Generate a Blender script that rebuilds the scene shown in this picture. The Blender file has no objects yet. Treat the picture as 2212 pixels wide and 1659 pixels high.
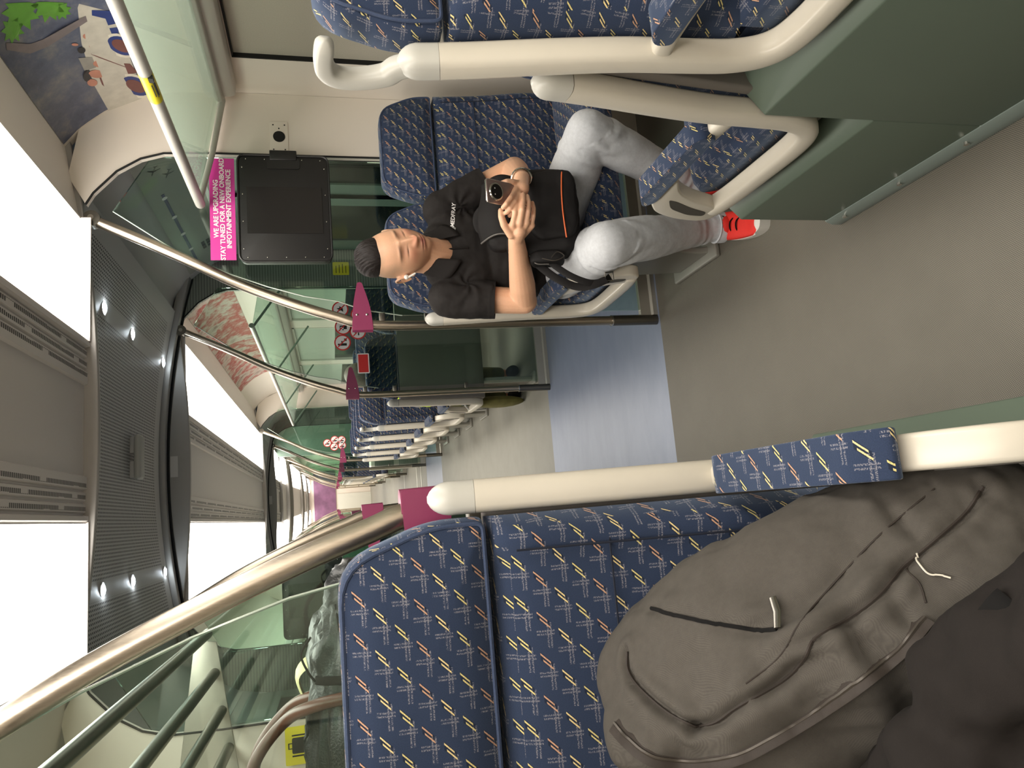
import bpy, bmesh, math, random
import numpy as np
from mathutils import Vector, Matrix, noise
from mathutils.bvhtree import BVHTree
C = bpy.context.scene.collection
R = math.radians
PI = math.pi
# ---------------------------------------------------------------- camera, world, exposure
CAMP = Vector((-0.392, 0.0, 1.40))
YAW, PIT, ROL, FPX = R(9.67), R(13.93), R(2.58), 1600.0
_f = Vector((math.sin(YAW)*math.cos(PIT), math.cos(YAW)*math.cos(PIT), -math.sin(PIT)))
_r = Vector((math.cos(YAW), -math.sin(YAW), 0))
_d = _f.cross(_r)
RT = math.cos(ROL)*_r + math.sin(ROL)*_d          # the place's right in the upright picture
DN = -math.sin(ROL)*_r + math.cos(ROL)*_d
FW = _f
cam = bpy.data.cameras.new('camera'); camo = bpy.data.objects.new('camera', cam); C.objects.link(camo)
mm = Matrix.Identity(4)                            # the photo is a portrait lying on its side: picture-right = down
for i in range(3):
    mm[i][0] = DN[i]; mm[i][1] = RT[i]; mm[i][2] = -FW[i]; mm[i][3] = CAMP[i]
camo.matrix_world = mm
cam.sensor_fit = 'HORIZONTAL'; cam.sensor_width = 36; cam.lens = 36*FPX/2212
cam.clip_start = 0.02; cam.clip_end = 100
S = bpy.context.scene
S.camera = camo
S.view_settings.view_transform = 'Standard'; S.view_settings.look = 'None'
S.view_settings.exposure = 0.0; S.view_settings.gamma = 1.0
S.view_settings.use_curve_mapping = False
S.cycles.max_bounces = 9; S.cycles.diffuse_bounces = 7; S.cycles.glossy_bounces = 4
S.cycles.transparent_max_bounces = 24; S.cycles.transmission_bounces = 6
S.cycles.sample_clamp_indirect = 6.0
S.cycles.caustics_reflective = False; S.cycles.caustics_refractive = False
try:
    S.cycles.use_denoising = True
except Exception: pass
W = bpy.data.worlds.new('World'); S.world = W; W.use_nodes = True
W.node_tree.nodes['Background'].inputs[0].default_value = (0.05, 0.055, 0.06, 1)
W.node_tree.nodes['Background'].inputs[1].default_value = 0.3
PANEL = 9.0          # brightness of the ceiling light diffusers
SPOT = 90.0

def ray(x, y):
    return RT*((829.5-y)/FPX) + DN*((x-1106)/FPX) + FW
def at(x, y, X=None, Y=None, Z=None):              # the point of a plane of the car seen at a pixel of the photo
    d = ray(x, y)
    if X is not None: t = (X-CAMP.x)/d.x
    elif Y is not None: t = (Y-CAMP.y)/d.y
    else: t = (Z-CAMP.z)/d.z
    return CAMP + d*t

# ---------------------------------------------------------------- materials
def lin(c):
    return tuple(((v/255)/12.92 if v/255 <= .04045 else (((v/255)+.055)/1.055)**2.4) for v in c)
class NT:
    def __init__(s, name):
        s.m = bpy.data.materials.new(name); s.m.use_nodes = True
        s.t = s.m.node_tree; s.b = s.t.nodes['Principled BSDF']
        s.out = s.t.nodes['Material Output']
    def n(s, kind, **kw):
        nd = s.t.nodes.new(kind)
        for k, v in kw.items(): setattr(nd, k, v)
        return nd
    def l(s, a, b): s.t.links.new(a, b)
    def math(s, op, a, b=None, c=None, clamp=False):
        nd = s.n('ShaderNodeMath', operation=op); nd.use_clamp = clamp
        for i, v in enumerate((a, b, c)):
            if v is None: continue
            if isinstance(v, (int, float)): nd.inputs[i].default_value = v
            else: s.l(v, nd.inputs[i])
        return nd.outputs[0]
    def mix(s, fac, a, b):
        nd = s.n('ShaderNodeMix', data_type='RGBA')
        for sock, v in ((nd.inputs[0], fac), (nd.inputs[6], a), (nd.inputs[7], b)):
            if isinstance(v, (int, float)): sock.default_value = v
            elif isinstance(v, tuple): sock.default_value = (*v[:3], 1)
            else: s.l(v, sock)
        return nd.outputs[2]
    def coord(s, which='Object'):
        return s.n('ShaderNodeTexCoord').outputs[which]
    def xyz(s, v):
        nd = s.n('ShaderNodeSeparateXYZ'); s.l(v, nd.inputs[0]); return nd.outputs
    def comb(s, x=0., y=0., z=0.):
        nd = s.n('ShaderNodeCombineXYZ')
        for i, v in enumerate((x, y, z)):
            if isinstance(v, (int, float)): nd.inputs[i].default_value = v
            else: s.l(v, nd.inputs[i])
        return nd.outputs[0]
    def noise(s, vec, scale, detail=3., rough=.5, out=0):
        nd = s.n('ShaderNodeTexNoise'); s.l(vec, nd.inputs['Vector'])
        nd.inputs['Scale'].default_value = scale; nd.inputs['Detail'].default_value = detail
        nd.inputs['Roughness'].default_value = rough
        return nd.outputs[out]
    def bump(s, h, strength=.3, dist=.002):
        nd = s.n('ShaderNodeBump'); s.l(h, nd.inputs['Height'])
        nd.inputs['Strength'].default_value = strength; nd.inputs['Distance'].default_value = dist
        s.l(nd.outputs[0], s.b.inputs['Normal']); return nd
    def ramp(s, fac, stops):
        nd = s.n('ShaderNodeValToRGB'); s.l(fac, nd.inputs[0]); cr = nd.color_ramp
        while len(cr.elements) < len(stops): cr.elements.new(.5)
        for e, (p, c) in zip(cr.elements, stops):
            e.position = p; e.color = (*c, 1) if len(c) == 3 else c
        return nd.outputs[0]
def simple(name, rgb, rough=.5, metal=0., var=.0, scale=30, bump=0., bscale=200, bdist=.001, spec=None, coat=0.):
    m = NT(name); c = lin(rgb)
    m.b.inputs['Roughness'].default_value = rough; m.b.inputs['Metallic'].default_value = metal
    if spec is not None: m.b.inputs['Specular IOR Level'].default_value = spec
    if coat: m.b.inputs['Coat Weight'].default_value = coat; m.b.inputs['Coat Roughness'].default_value = .15
    co = m.coord()
    if var:
        n = m.noise(co, scale, 4)
        a = tuple(v*(1-var) for v in c); b = tuple(min(1, v*(1+var)) for v in c)
        m.l(m.mix(n, a, b), m.b.inputs['Base Color'])
    else:
        m.b.inputs['Base Color'].default_value = (*c, 1)
    if bump:
        m.bump(m.noise(co, bscale, 2), bump, bdist)
    return m.m
def emit(name, rgb, strength):
    m = NT(name); m.b.inputs['Base Color'].default_value = (*lin(rgb), 1)
    m.b.inputs['Emission Color'].default_value = (*lin(rgb), 1); m.b.inputs['Emission Strength'].default_value = strength
    return m.m
def glass_mat(name, tint, gloss=.08, refl=1., milky=0.):
    m = NT(name); t = m.t
    tr = m.n('ShaderNodeBsdfTransparent'); tr.inputs[0].default_value = (*tint, 1)
    gl = m.n('ShaderNodeBsdfGlossy'); gl.inputs['Roughness'].default_value = .02
    gl.inputs[0].default_value = (.9, 1, .95, 1)
    fr = m.n('ShaderNodeFresnel'); fr.inputs[0].default_value = 1.45
    f = m.math('MULTIPLY', m.math('ADD', fr.outputs[0], gloss-.04, clamp=True), refl)
    mx = m.n('ShaderNodeMixShader'); m.l(f, mx.inputs[0]); m.l(tr.outputs[0], mx.inputs[1]); m.l(gl.outputs[0], mx.inputs[2])
    res = mx.outputs[0]
    if milky:
        df = m.n('ShaderNodeBsdfTranslucent'); df.inputs[0].default_value = (*[min(1, c*1.05) for c in tint], 1); d2 = m.n('ShaderNodeBsdfDiffuse'); d2.inputs[0].default_value = (*tint, 1)
        ad = m.n('ShaderNodeMixShader'); ad.inputs[0].default_value = .5; m.l(df.outputs[0], ad.inputs[1]); m.l(d2.outputs[0], ad.inputs[2])
        m2 = m.n('ShaderNodeMixShader'); m2.inputs[0].default_value = milky; m.l(res, m2.inputs[1]); m.l(ad.outputs[0], m2.inputs[2]); res = m2.outputs[0]
    m.l(res, m.out.inputs[0]); t.nodes.remove(m.b)
    return m.m

def seat_fabric(name='seat_fabric', base=(42, 52, 74)):
    m = NT(name)
    uv = m.n('ShaderNodeUVMap').outputs[0]
    u, v, _ = m.xyz(uv)
    PU, PV, SHF = .0535, .0268, .0233
    vj = m.math('FLOOR', m.math('DIVIDE', v, PV))
    cv = m.math('SUBTRACT', m.math('SUBTRACT', v, m.math('MULTIPLY', vj, PV)), PV/2)
    u2 = m.math('DIVIDE', m.math('MULTIPLY_ADD', vj, SHF, u), PU)
    cu = m.math('MULTIPLY', m.math('SUBTRACT', m.math('FRACT', u2), .5), PU)
    su = m.math('MULTIPLY_ADD', cv, .95, cu)
    thr = m.noise(uv, 1500, 1)
    def inr(a, lo, hi): return m.math('MULTIPLY', m.math('GREATER_THAN', a, lo), m.math('LESS_THAN', a, hi))
    def bar(off, lo, hi):
        return m.math('MULTIPLY', m.math('LESS_THAN', m.math('ABSOLUTE', m.math('SUBTRACT', su, off)), .00125), inr(cv, lo, hi))
    sl = m.math('MAXIMUM', bar(-.0027, -.0048, .0080), bar(.0027, -.0080, .0048))
    sl = m.math('MULTIPLY', sl, m.math('GREATER_THAN', thr, .40))
    shd = m.math('MULTIPLY', m.math('LESS_THAN', m.math('ABSOLUTE', su), .0052), inr(cv, -.0078, .0078))
    def two(a, c): return m.math('LESS_THAN', m.math('ABSOLUTE', m.math('SUBTRACT', m.math('ABSOLUTE', m.math('SUBTRACT', a, c)), .0021)), .0011)
    nzh = m.noise(m.comb(m.math('MULTIPLY', u, 450.), m.math('MULTIPLY', v, 900.), 0.), 1., 2)
    nzv = m.noise(m.comb(m.math('MULTIPLY', u, 900.), m.math('MULTIPLY', v, 450.), 7.), 1., 2)
    d1 = m.math('MULTIPLY', m.math('MULTIPLY', two(cu, .0165), inr(cv, -.0134, .0105)), m.math('GREATER_THAN', nzh, .50))
    d2 = m.math('MULTIPLY', m.math('MULTIPLY', two(cv, -.0065), inr(cu, .0035, .0267)), m.math('GREATER_THAN', nzv, .50))
    d3 = m.math('MULTIPLY', m.math('MULTIPLY', two(cv, -.0065), inr(cu, -.0267, -.017)), m.math('GREATER_THAN', nzv, .50))
    d = m.math('MAXIMUM', m.math('MAXIMUM', d1, d2), d3)
    r3 = m.math('MODULO', m.math('ADD', vj, 300.), 3.)
    yel = m.mix(m.math('LESS_THAN', r3, .5), m.mix(m.math('LESS_THAN', r3, 1.5), lin((222, 200, 142)), lin((212, 196, 130))), lin((192, 150, 120)))
    n1 = m.noise(uv, 900, 1)
    b = lin(base); bc = m.mix(n1, tuple(x*.72 for x in b), tuple(x*1.28 for x in b))
    bc = m.mix(m.math('MULTIPLY', shd, .55), bc, lin((14, 16, 24)))
    col = m.mix(m.math('MULTIPLY', d, .55), bc, lin((150, 146, 150)))
    col = m.mix(sl, col, yel)
    m.l(col, m.b.inputs['Base Color'])
    m.b.inputs['Roughness'].default_value = .95
    m.b.inputs['Specular IOR Level'].default_value = .15
    m.b.inputs['Sheen Weight'].default_value = .25
    m.b.inputs['Sheen Roughness'].default_value = .5
    m.b.inputs['Sheen Tint'].default_value = (.6, .75, 1, 1)
    m.bump(n1, .25, .0012)
    return m.m

def perforated(name='perforated_ceiling'):
    m = NT(name); x, y, z = m.xyz(m.coord())
    fx = m.math('FRACT', m.math('DIVIDE', x, .0155)); fy = m.math('FRACT', m.math('DIVIDE', y, .021))
    hx = m.math('LESS_THAN', m.math('ABSOLUTE', m.math('SUBTRACT', fx, .5)), .25)
    hy = m.math('LESS_THAN', m.math('ABSOLUTE', m.math('SUBTRACT', fy, .5)), .27)
    h = m.math('MULTIPLY', hx, hy)
    inx = m.math('LESS_THAN', m.math('ABSOLUTE', x), .80)
    iny = m.math('MULTIPLY', m.math('LESS_THAN', y, .70), m.math('GREATER_THAN', y, -.77))
    h = m.math('MULTIPLY', h, m.math('MULTIPLY', inx, iny))
    # plain strips beside the downlights
    near = m.math('LESS_THAN', m.math('ABSOLUTE', m.math('SUBTRACT', m.math('ABSOLUTE', x), .58)), .035)
    h = m.math('MULTIPLY', h, m.math('SUBTRACT', 1., near))
    m.l(m.mix(h, lin((205, 202, 200)), lin((60, 57, 58))), m.b.inputs['Base Color'])
    m.b.inputs['Roughness'].default_value = .5
    return m.m

def slots(name='air_slot_grey'):
    m = NT(name); x, y, z = m.xyz(m.coord())
    ax = m.math('ABSOLUTE', x)
    h = 0.
    for c in (.195, .235, .275):
        s = m.math('LESS_THAN', m.math('ABSOLUTE', m.math('SUBTRACT', ax, c)), .007)
        h = s if h == 0. else m.math('MAXIMUM', h, s)
    fy = m.math('LESS_THAN', m.math('FRACT', m.math('DIVIDE', y, .013)), .72)
    seg = m.math('GREATER_THAN', m.math('FRACT', m.math('ADD', m.math('DIVIDE', y, .42), m.math('MULTIPLY', m.math('FLOOR', m.math('MULTIPLY', ax, 25.)), .3))), .12)
    h = m.math('MULTIPLY', h, m.math('MULTIPLY', fy, seg))
    m.l(m.mix(h, lin((205, 202, 200)), lin((60, 58, 58))), m.b.inputs['Base Color'])
    m.b.inputs['Roughness'].default_value = .45
    return m.m

def floor_mat():
    m = NT('rubber_floor'); co = m.coord(); x, y, z = m.xyz(co)
    def within(a, b): return m.math('MULTIPLY', m.math('GREATER_THAN', y, a), m.math('LESS_THAN', y, b))
    blue = m.math('MAXIMUM', within(2.86, 4.62), within(9.7, 11.35))
    near = m.math('LESS_THAN', y, 2.86)
    P = .0052
    sx = m.math('SINE', m.math('MULTIPLY', x, 2*PI/P)); sy = m.math('SINE', m.math('MULTIPLY', y, 2*PI/P))
    dots = m.math('GREATER_THAN', m.math('MULTIPLY', sx, sy), .28)
    n = m.noise(co, 6, 5, .6); nf = m.noise(co, 350, 2)
    dirt = m.noise(m.comb(m.math('MULTIPLY', x, .4), y, 0.), 9, 4, .6)
    g1 = m.mix(n, lin((106, 101, 90)), lin((122, 117, 105)))
    g2 = m.mix(n, lin((118, 116, 107)), lin((140, 138, 128)))
    bl = m.mix(dirt, lin((104, 116, 140)), lin((134, 144, 166)))
    g1d = m.mix(dots, g1, lin((48, 45, 38)))
    c = m.mix(near, g2, g1d); c = m.mix(blue, c, bl)
    c = m.mix(m.math('MULTIPLY', nf, .25), c, lin((95, 92, 85)))
    m.l(c, m.b.inputs['Base Color'])
    ro = m.mix(blue, (.62,)*3, (.42,)*3)
    m.l(ro, m.b.inputs['Roughness'])
    m.bump(m.math('ADD', m.math('MULTIPLY', dots, near), m.math('MULTIPLY', nf, .4)), .35, .0008)
    return m.m

def brushed(name, rgb, rough=.28, axis=2):
    m = NT(name); x, y, z = m.xyz(m.coord())
    sc = [400., 400., 400.]; sc[axis] = 8.
    n = m.noise(m.comb(m.math('MULTIPLY', x, sc[0]), m.math('MULTIPLY', y, sc[1]), m.math('MULTIPLY', z, sc[2])), 1., 2)
    c = lin(rgb)
    m.l(m.mix(n, tuple(v*.85 for v in c), tuple(min(1, v*1.12) for v in c)), m.b.inputs['Base Color'])
    m.b.inputs['Metallic'].default_value = 1.; 
    m.l(m.math('MULTIPLY_ADD', n, .15, rough-.05), m.b.inputs['Roughness'])
    return m.m

MT = {}
MT['fabric'] = seat_fabric()
MT['piping'] = simple('piping_blue', (70, 88, 118), .9, var=.3, scale=400)
MT['shell'] = simple('seat_shell_grey', (112, 106, 100), .5, var=.05)
MT['frame'] = simple('seat_frame_cream', (205, 198, 184), .32, var=.03, bump=.08, bscale=900, bdist=.0004)
MT['frame2'] = simple('seat_handle_grey', (190, 188, 180), .35, var=.03)
MT['pedestal'] = simple('pedestal_green', (92, 105, 92), .42, var=.05, scale=5, bump=.1, bscale=1200, bdist=.0003)
MT['leg'] = simple('seat_leg_grey', (140, 138, 130), .4, var=.04)
MT['wall'] = simple('wall_pink_beige', (228, 219, 208), .5, var=.03, scale=3, bump=.12, bscale=900, bdist=.0004)
MT['cove'] = simple('cove_grey', (205, 198, 192), .45, var=.03, scale=3)
MT['ceil'] = simple('ceiling_grey', (150, 147, 145), .38, var=.03, scale=6)
MT['ceild'] = simple('ceiling_beam_grey', (160, 157, 154), .42, var=.03)
MT['slot'] = slots(); MT['perf'] = perforated()
MT['floor'] = floor_mat()
MT['light'] = emit('light_diffuser', (255, 249, 239), PANEL)
MT['spot'] = emit('downlight_lens', (235, 248, 255), SPOT)
MT['steel'] = brushed('brushed_steel', (190, 178, 162), .3)
MT['dsteel'] = brushed('dark_steel', (120, 116, 108), .35)
MT['alu'] = simple('satin_aluminium', (182, 178, 168), .35, .6, var=.04)
MT['glass'] = glass_mat('green_glass', (.66, .80, .72))
MT['glass2'] = glass_mat('shelf_glass', (.80, .88, .82), .06, .5, .22)
MT['clear'] = glass_mat('clear_glass', (.9, .93, .91))
MT['magenta'] = simple('magenta_plastic', (136, 52, 88), .35, var=.04)
MT['pink'] = simple('sign_magenta', (205, 62, 152), .4)
MT['white'] = simple('white_print', (238, 234, 232), .5)
MT['black'] = simple('black_plastic', (28, 27, 27), .38, var=.1, scale=60, bump=.1, bscale=700)
MT['dark'] = simple('dark_gap', (14, 14, 14), .8)
MT['night'] = simple('night_outside', (16, 22, 20), .2, spec=.6)
MT['red'] = simple('red_print', (205, 38, 38), .45)
MT['yellow'] = simple('yellow_print', (228, 214, 50), .45)
MT['blackp'] = simple('black_print', (18, 18, 18), .5)
MT['gdoor'] = simple('door_green_grey', (120, 140, 128), .4, var=.05)
MT['chrome'] = simple('chrome', (215, 212, 205), .12, 1.)
MT['whitep'] = simple('white_trim', (214, 214, 204), .4, var=.03)

# ---------------------------------------------------------------- mesh tools
class MB:
    def __init__(s): s.v = []; s.f = []
    def add(s, vs, fs, mt=None):
        o = len(s.v)
        s.v += [Vector(v) if mt is None else mt @ Vector(v) for v in vs]
        s.f += [tuple(i+o for i in f) for f in fs]; return s
    def box(s, c, sz, rot=None):
        x, y, z = (k/2 for k in sz)
        vs = [Vector((a*x, b*y, d*z)) for a in (-1, 1) for b in (-1, 1) for d in (-1, 1)]
        if rot is not None: vs = [rot @ v for v in vs]
        vs = [v+Vector(c) for v in vs]
        return s.add(vs, [(0, 1, 3, 2), (4, 6, 7, 5), (0, 4, 5, 1), (2, 3, 7, 6), (0, 2, 6, 4), (1, 5, 7, 3)])
    def b2(s, lo, hi):
        return s.box([(a+b)/2 for a, b in zip(lo, hi)], [abs(b-a) for a, b in zip(lo, hi)])
    def tube(s, pts, rad, seg=12, cap=True, flat=None):
        pts = [Vector(p) for p in pts]; n = len(pts)
        if isinstance(rad, (int, float)): rad = [rad]*n
        up = None; rings = []
        for i, p in enumerate(pts):
            t = (pts[min(i+1, n-1)]-pts[max(i-1, 0)]).normalized()
            if up is None:
                up = Vector((0, 0, 1)) if abs(t.z) < .9 else Vector((1, 0, 0))
            a = t.cross(up).normalized(); b = a.cross(t).normalized(); up = b
            rr = rad[i]; ra, rb = (rr if isinstance(rr, tuple) else (rr, rr))
            rings.append([p + a*math.cos(k*2*PI/seg)*ra + b*math.sin(k*2*PI/seg)*rb for k in range(seg)])
        vs = [v for r in rings for v in r]; fs = []
        for i in range(n-1):
            for k in range(seg):
                k2 = (k+1) % seg
                fs.append((i*seg+k, i*seg+k2, (i+1)*seg+k2, (i+1)*seg+k))
        if cap:
            fs.append(tuple(reversed(range(seg)))); fs.append(tuple((n-1)*seg+k for k in range(seg)))
        return s.add(vs, fs)
    def cyl(s, p0, p1, r, seg=16): return s.tube([p0, p1], r, seg)
    def prism(s, poly, ax, a, b):
        """poly of 2-D points, extruded along axis ax from a to b (other two axes in order)"""
        def mk(p, t):
            if ax == 0: return (t, p[0], p[1])
            if ax == 1: return (p[0], t, p[1])
            return (p[0], p[1], t)
        n = len(poly); vs = [mk(p, a) for p in poly]+[mk(p, b) for p in poly]
        fs = [tuple(range(n)), tuple(range(2*n-1, n-1, -1))]
        for i in range(n):
            j = (i+1) % n; fs.append((j, i, n+i, n+j))
        return s.add(vs, fs)
    def grid(s, fn, nu, nv, closeu=False, closev=False):
        vs = [fn(i/(nu if closeu else nu-1), j/(nv if closev else nv-1)) for i in range(nu) for j in range(nv)]
        fs = []
        for i in range(nu if closeu else nu-1):
            for j in range(nv if closev else nv-1):
                i2 = (i+1) % nu; j2 = (j+1) % nv
                fs.append((i*nv+j, i2*nv+j, i2*nv+j2, i*nv+j2))
        return s.add(vs, fs)
    def ball(s, c, r, seg=16, rot=None):
        if isinstance(r, (int, float)): r = (r, r, r)
        vs = []; rings = seg//2
        for i in range(1, rings):
            th = PI*i/rings
            for k in range(seg):
                ph = 2*PI*k/seg
                vs.append(Vector((r[0]*math.sin(th)*math.cos(ph), r[1]*math.sin(th)*math.sin(ph), r[2]*math.cos(th))))
        vs += [Vector((0, 0, r[2])), Vector((0, 0, -r[2]))]
        if rot is not None: vs = [rot @ v for v in vs]
        vs = [v+Vector(c) for v in vs]; fs = []
        for i in range(rings-2):
            for k in range(seg):
                k2 = (k+1) % seg
                fs.append((i*seg+k, (i+1)*seg+k, (i+1)*seg+k2, i*seg+k2))
        T = len(vs)-2; B = T+1
        for k in range(seg):
            k2 = (k+1) % seg
            fs.append((T, k, k2)); fs.append((B, (rings-2)*seg+k2, (rings-2)*seg+k))
        return s.add(vs, fs)
    def cap(s, p0, p1, r0, r1, seg=16):              # rounded tapered limb
        p0 = Vector(p0); p1 = Vector(p1); d = (p1-p0); L = max(d.length, 1e-6); d = d/L
        pts = []; rad = []
        for k in range(6, 0, -1):
            a = k/6*PI/2*.98; pts.append(p0-d*r0*math.sin(a)); rad.append(r0*math.cos(a))
        n = 6
        for k in range(n+1):
            t = k/n; pts.append(p0.lerp(p1, t)); rad.append(r0+(r1-r0)*t)
        for k in range(1, 7):
            a = k/6*PI/2*.98; pts.append(p1+d*r1*math.sin(a)); rad.append(r1*math.cos(a))
        return s.tube(pts, rad, seg)
    def build(s, name, mat, parent=None, smooth=True, ang=35, bevel=0, bseg=3, sub=0, uv=True):
        me = bpy.data.meshes.new(name)
        me.from_pydata([tuple(v) for v in s.v], [], s.f)
        bm = bmesh.new(); bm.from_mesh(me); bmesh.ops.recalc_face_normals(bm, faces=bm.faces); bm.to_mesh(me); bm.free()
        me.materials.append(mat)
        if uv: boxuv(me)
        if smooth:
            me.shade_smooth(); me.set_sharp_from_angle(angle=R(ang))
        o = bpy.data.objects.new(name, me); C.objects.link(o)
        if parent is not None: o.parent = parent
        if bevel:
            b = o.modifiers.new('bevel', 'BEVEL'); b.width = bevel; b.segments = bseg; b.limit_method = 'ANGLE'; b.angle_limit = R(40)
            b.harden_normals = False
            me.shade_smooth(); me.set_sharp_from_angle(angle=R(180))
        if sub:
            m_ = o.modifiers.new('sub', 'SUBSURF'); m_.levels = sub; m_.render_levels = sub
        return o
def boxuv(me):
    uvl = me.uv_layers.new(name='UVMap')
    n = len(me.loops); co = np.zeros(n*2)
    vs = np.zeros(len(me.vertices)*3); me.vertices.foreach_get('co', vs); vs = vs.reshape(-1, 3)
    i = 0
    for p in me.polygons:
        nn = p.normal; a = (abs(nn.x), abs(nn.y), abs(nn.z)); k = a.index(max(a))
        for li in p.loop_indices:
            v = vs[me.loops[li].vertex_index]
            if k == 0: u, w = v[1], v[2]
            elif k == 1: u, w = v[0], v[2]
            else: u, w = v[0], -v[1]
            co[2*li] = u; co[2*li+1] = w
    uvl.data.foreach_set('uv', co)
def tag(o, label, cat, group=None, kind=None):
    if label: o['label'] = label
    if cat: o['category'] = cat
    if group: o['group'] = group
    if kind: o['kind'] = kind
    return o
def thing(name, label, cat, loc=(0, 0, 0), rz=0, group=None):
    o = bpy.data.objects.new(name, None); C.objects.link(o); o.empty_display_size = .1
    o.location = loc; o.rotation_euler = (0, 0, rz)
    return tag(o, label, cat, group)
def struct(o): o['kind'] = 'structure'; return o
def copy_tree(o, parent=None):
    c = o.copy(); C.objects.link(c)
    if parent is not None: c.parent = parent
    for ch in list(kids.get(o.name, [])) or [k for k in bpy.data.objects if k.parent == o]:
        copy_tree(ch, c)
    return c
kids = {}
def smoothpath(pts, n=8):
    """Catmull-Rom through the points"""
    P = [Vector(p) for p in pts]; P = [2*P[0]-P[1]]+P+[2*P[-1]-P[-2]]; out = []
    for i in range(1, len(P)-2):
        a, b, c, d = P[i-1:i+3]
        for k in range(n):
            t = k/n
            out.append(.5*((2*b)+(c-a)*t+(2*a-5*b+4*c-d)*t*t+(-a+3*b-3*c+d)*t**3))
    out.append(P[-2]); return out
def rline(poly, r, n=5):
    """round the corners of a closed 2-D polygon"""
    out = []; N = len(poly)
    for i in range(N):
        p = Vector(poly[i]).to_2d() if len(poly[i]) > 2 else Vector((*poly[i],)); a = Vector(poly[i-1]); b = Vector(poly[(i+1) % N])
        rr = r[i] if isinstance(r, (list, tuple)) else r
        da = (a-p); db = (b-p); rr = min(rr, da.length*.49, db.length*.49)
        if rr < 1e-5: out.append(tuple(p)); continue
        s = p+da.normalized()*rr; e = p+db.normalized()*rr
        for k in range(n+1):
            t = k/n; q = (1-t)**2*s+2*t*(1-t)*p+t*t*e; out.append(tuple(q))
    return out
def text_mesh(txt, size, align='CENTER', shear=0., ext=0., spacing=1., bold=0.):
    cu = bpy.data.curves.new('t', 'FONT'); cu.body = txt; cu.size = size; cu.align_x = align; cu.align_y = 'CENTER'
    cu.shear = shear; cu.extrude = ext; cu.space_character = spacing; cu.space_line = .95; cu.resolution_u = 3; cu.offset = bold
    o = bpy.data.objects.new('t', cu); C.objects.link(o)
    dg = bpy.context.evaluated_depsgraph_get(); me = bpy.data.meshes.new_from_object(o.evaluated_get(dg))
    vs = [v.co.copy() for v in me.vertices]; fs = [tuple(p.vertices) for p in me.polygons]
    bpy.data.objects.remove(o); bpy.data.curves.remove(cu); bpy.data.meshes.remove(me)
    return vs, fs
def frame_mt(o, x, y):
    """matrix with local x along x, local y along y, origin o"""
    x = Vector(x).normalized(); y = Vector(y).normalized(); z = x.cross(y)
    m = Matrix.Identity(4)
    for i in range(3): m[i][0] = x[i]; m[i][1] = y[i]; m[i][2] = z[i]; m[i][3] = o[i]
    return m
def put_text(name, txt, size, mt, mat, parent, label=None, **kw):
    vs, fs = text_mesh(txt, size, **kw)
    m = MB(); m.add(vs, fs, mt); o = m.build(name, mat, parent, smooth=False, uv=False)
    if label: o['label'] = label
    return o
MT['blind'] = simple('roller_blind_taupe', (176, 170, 156), .8, var=.12, scale=250)
MT['blind2'] = simple('roller_blind_pale', (190, 198, 186), .8, var=.05, scale=100)
def ribbed():
    m = NT('ribbed_grey'); x, y, z = m.xyz(m.coord())
    s = m.math('FRACT', m.math('DIVIDE', z, .016)); h = m.math('LESS_THAN', s, .35)
    m.l(m.mix(h, lin((128, 134, 124)), lin((96, 102, 94))), m.b.inputs['Base Color']); m.b.inputs['Roughness'].default_value = .5
    m.bump(h, .4, .002)
    return m.m
MT['ribbed'] = ribbed()
MT['edge'] = simple('glass_edge_pale', (188, 200, 186), .2, .3)
MT['perf2'] = MT['perf']
MT['kick'] = simple('kick_strip_grey_green', (132, 144, 138), .35, .2)
MT['leadtube'] = simple('rack_tube_grey', (96, 94, 84), .3, .5)
MT['seam'] = simple('seam_dark', (18, 24, 40), .9)

MT['piping'] = simple('piping_blue', (50, 62, 88), .9, var=.3, scale=400)
MT['slotd'] = simple('slot_grey', (70, 66, 60), .6)
MT['chrome2'] = simple('gunmetal', (120, 116, 110), .25, 1.)
MT['zip'] = simple('zip_teeth_dark', (70, 64, 58), .35, .4)
MT['pale'] = simple('pale_yellow_leather', (205, 200, 150), .5)
MT['mapbg'] = simple('map_sheet', (150, 150, 142), .3)
MT['mapline'] = simple('map_line', (70, 70, 110), .4)
PACK_O = (-.555, .735, .885); PACK_A = (.357, -.571, -.738); PACK_G = (.6, -.3, .7)
MT['glass'] = glass_mat('green_glass', (.84, .92, .875), .06, .8)
MT['ceil'] = simple('ceiling_grey', (205, 202, 200), .38, var=.03, scale=6)
MT['piping2'] = simple('grey_piping', (84, 80, 76), .5)
PACK_O = (-.562, .765, .880)
# ---------------------------------------------------------------- the car: shell
ROOF = 2.232
PROF = [(1.32, .0), (1.32, 1.70), (1.305, 1.93), (1.289, 2.025), (1.257, 2.105), (1.216, 2.172), (1.175, 2.222), (1.136, 2.265), (1.071, 2.314)]
INNER = [(1.055, 0), (1.055, 1.80), (1.049, 1.971), (1.024, 2.052), (.971, 2.134), (.883, 2.213), (.838, 2.238)]
YN, YF = -1.6, 12.6                                  # ends of this car
m = MB(); m.b2((-1.34, YN, -.05), (1.34, 30, 0)); struct(m.build('floor', MT['floor'], smooth=False))

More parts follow.
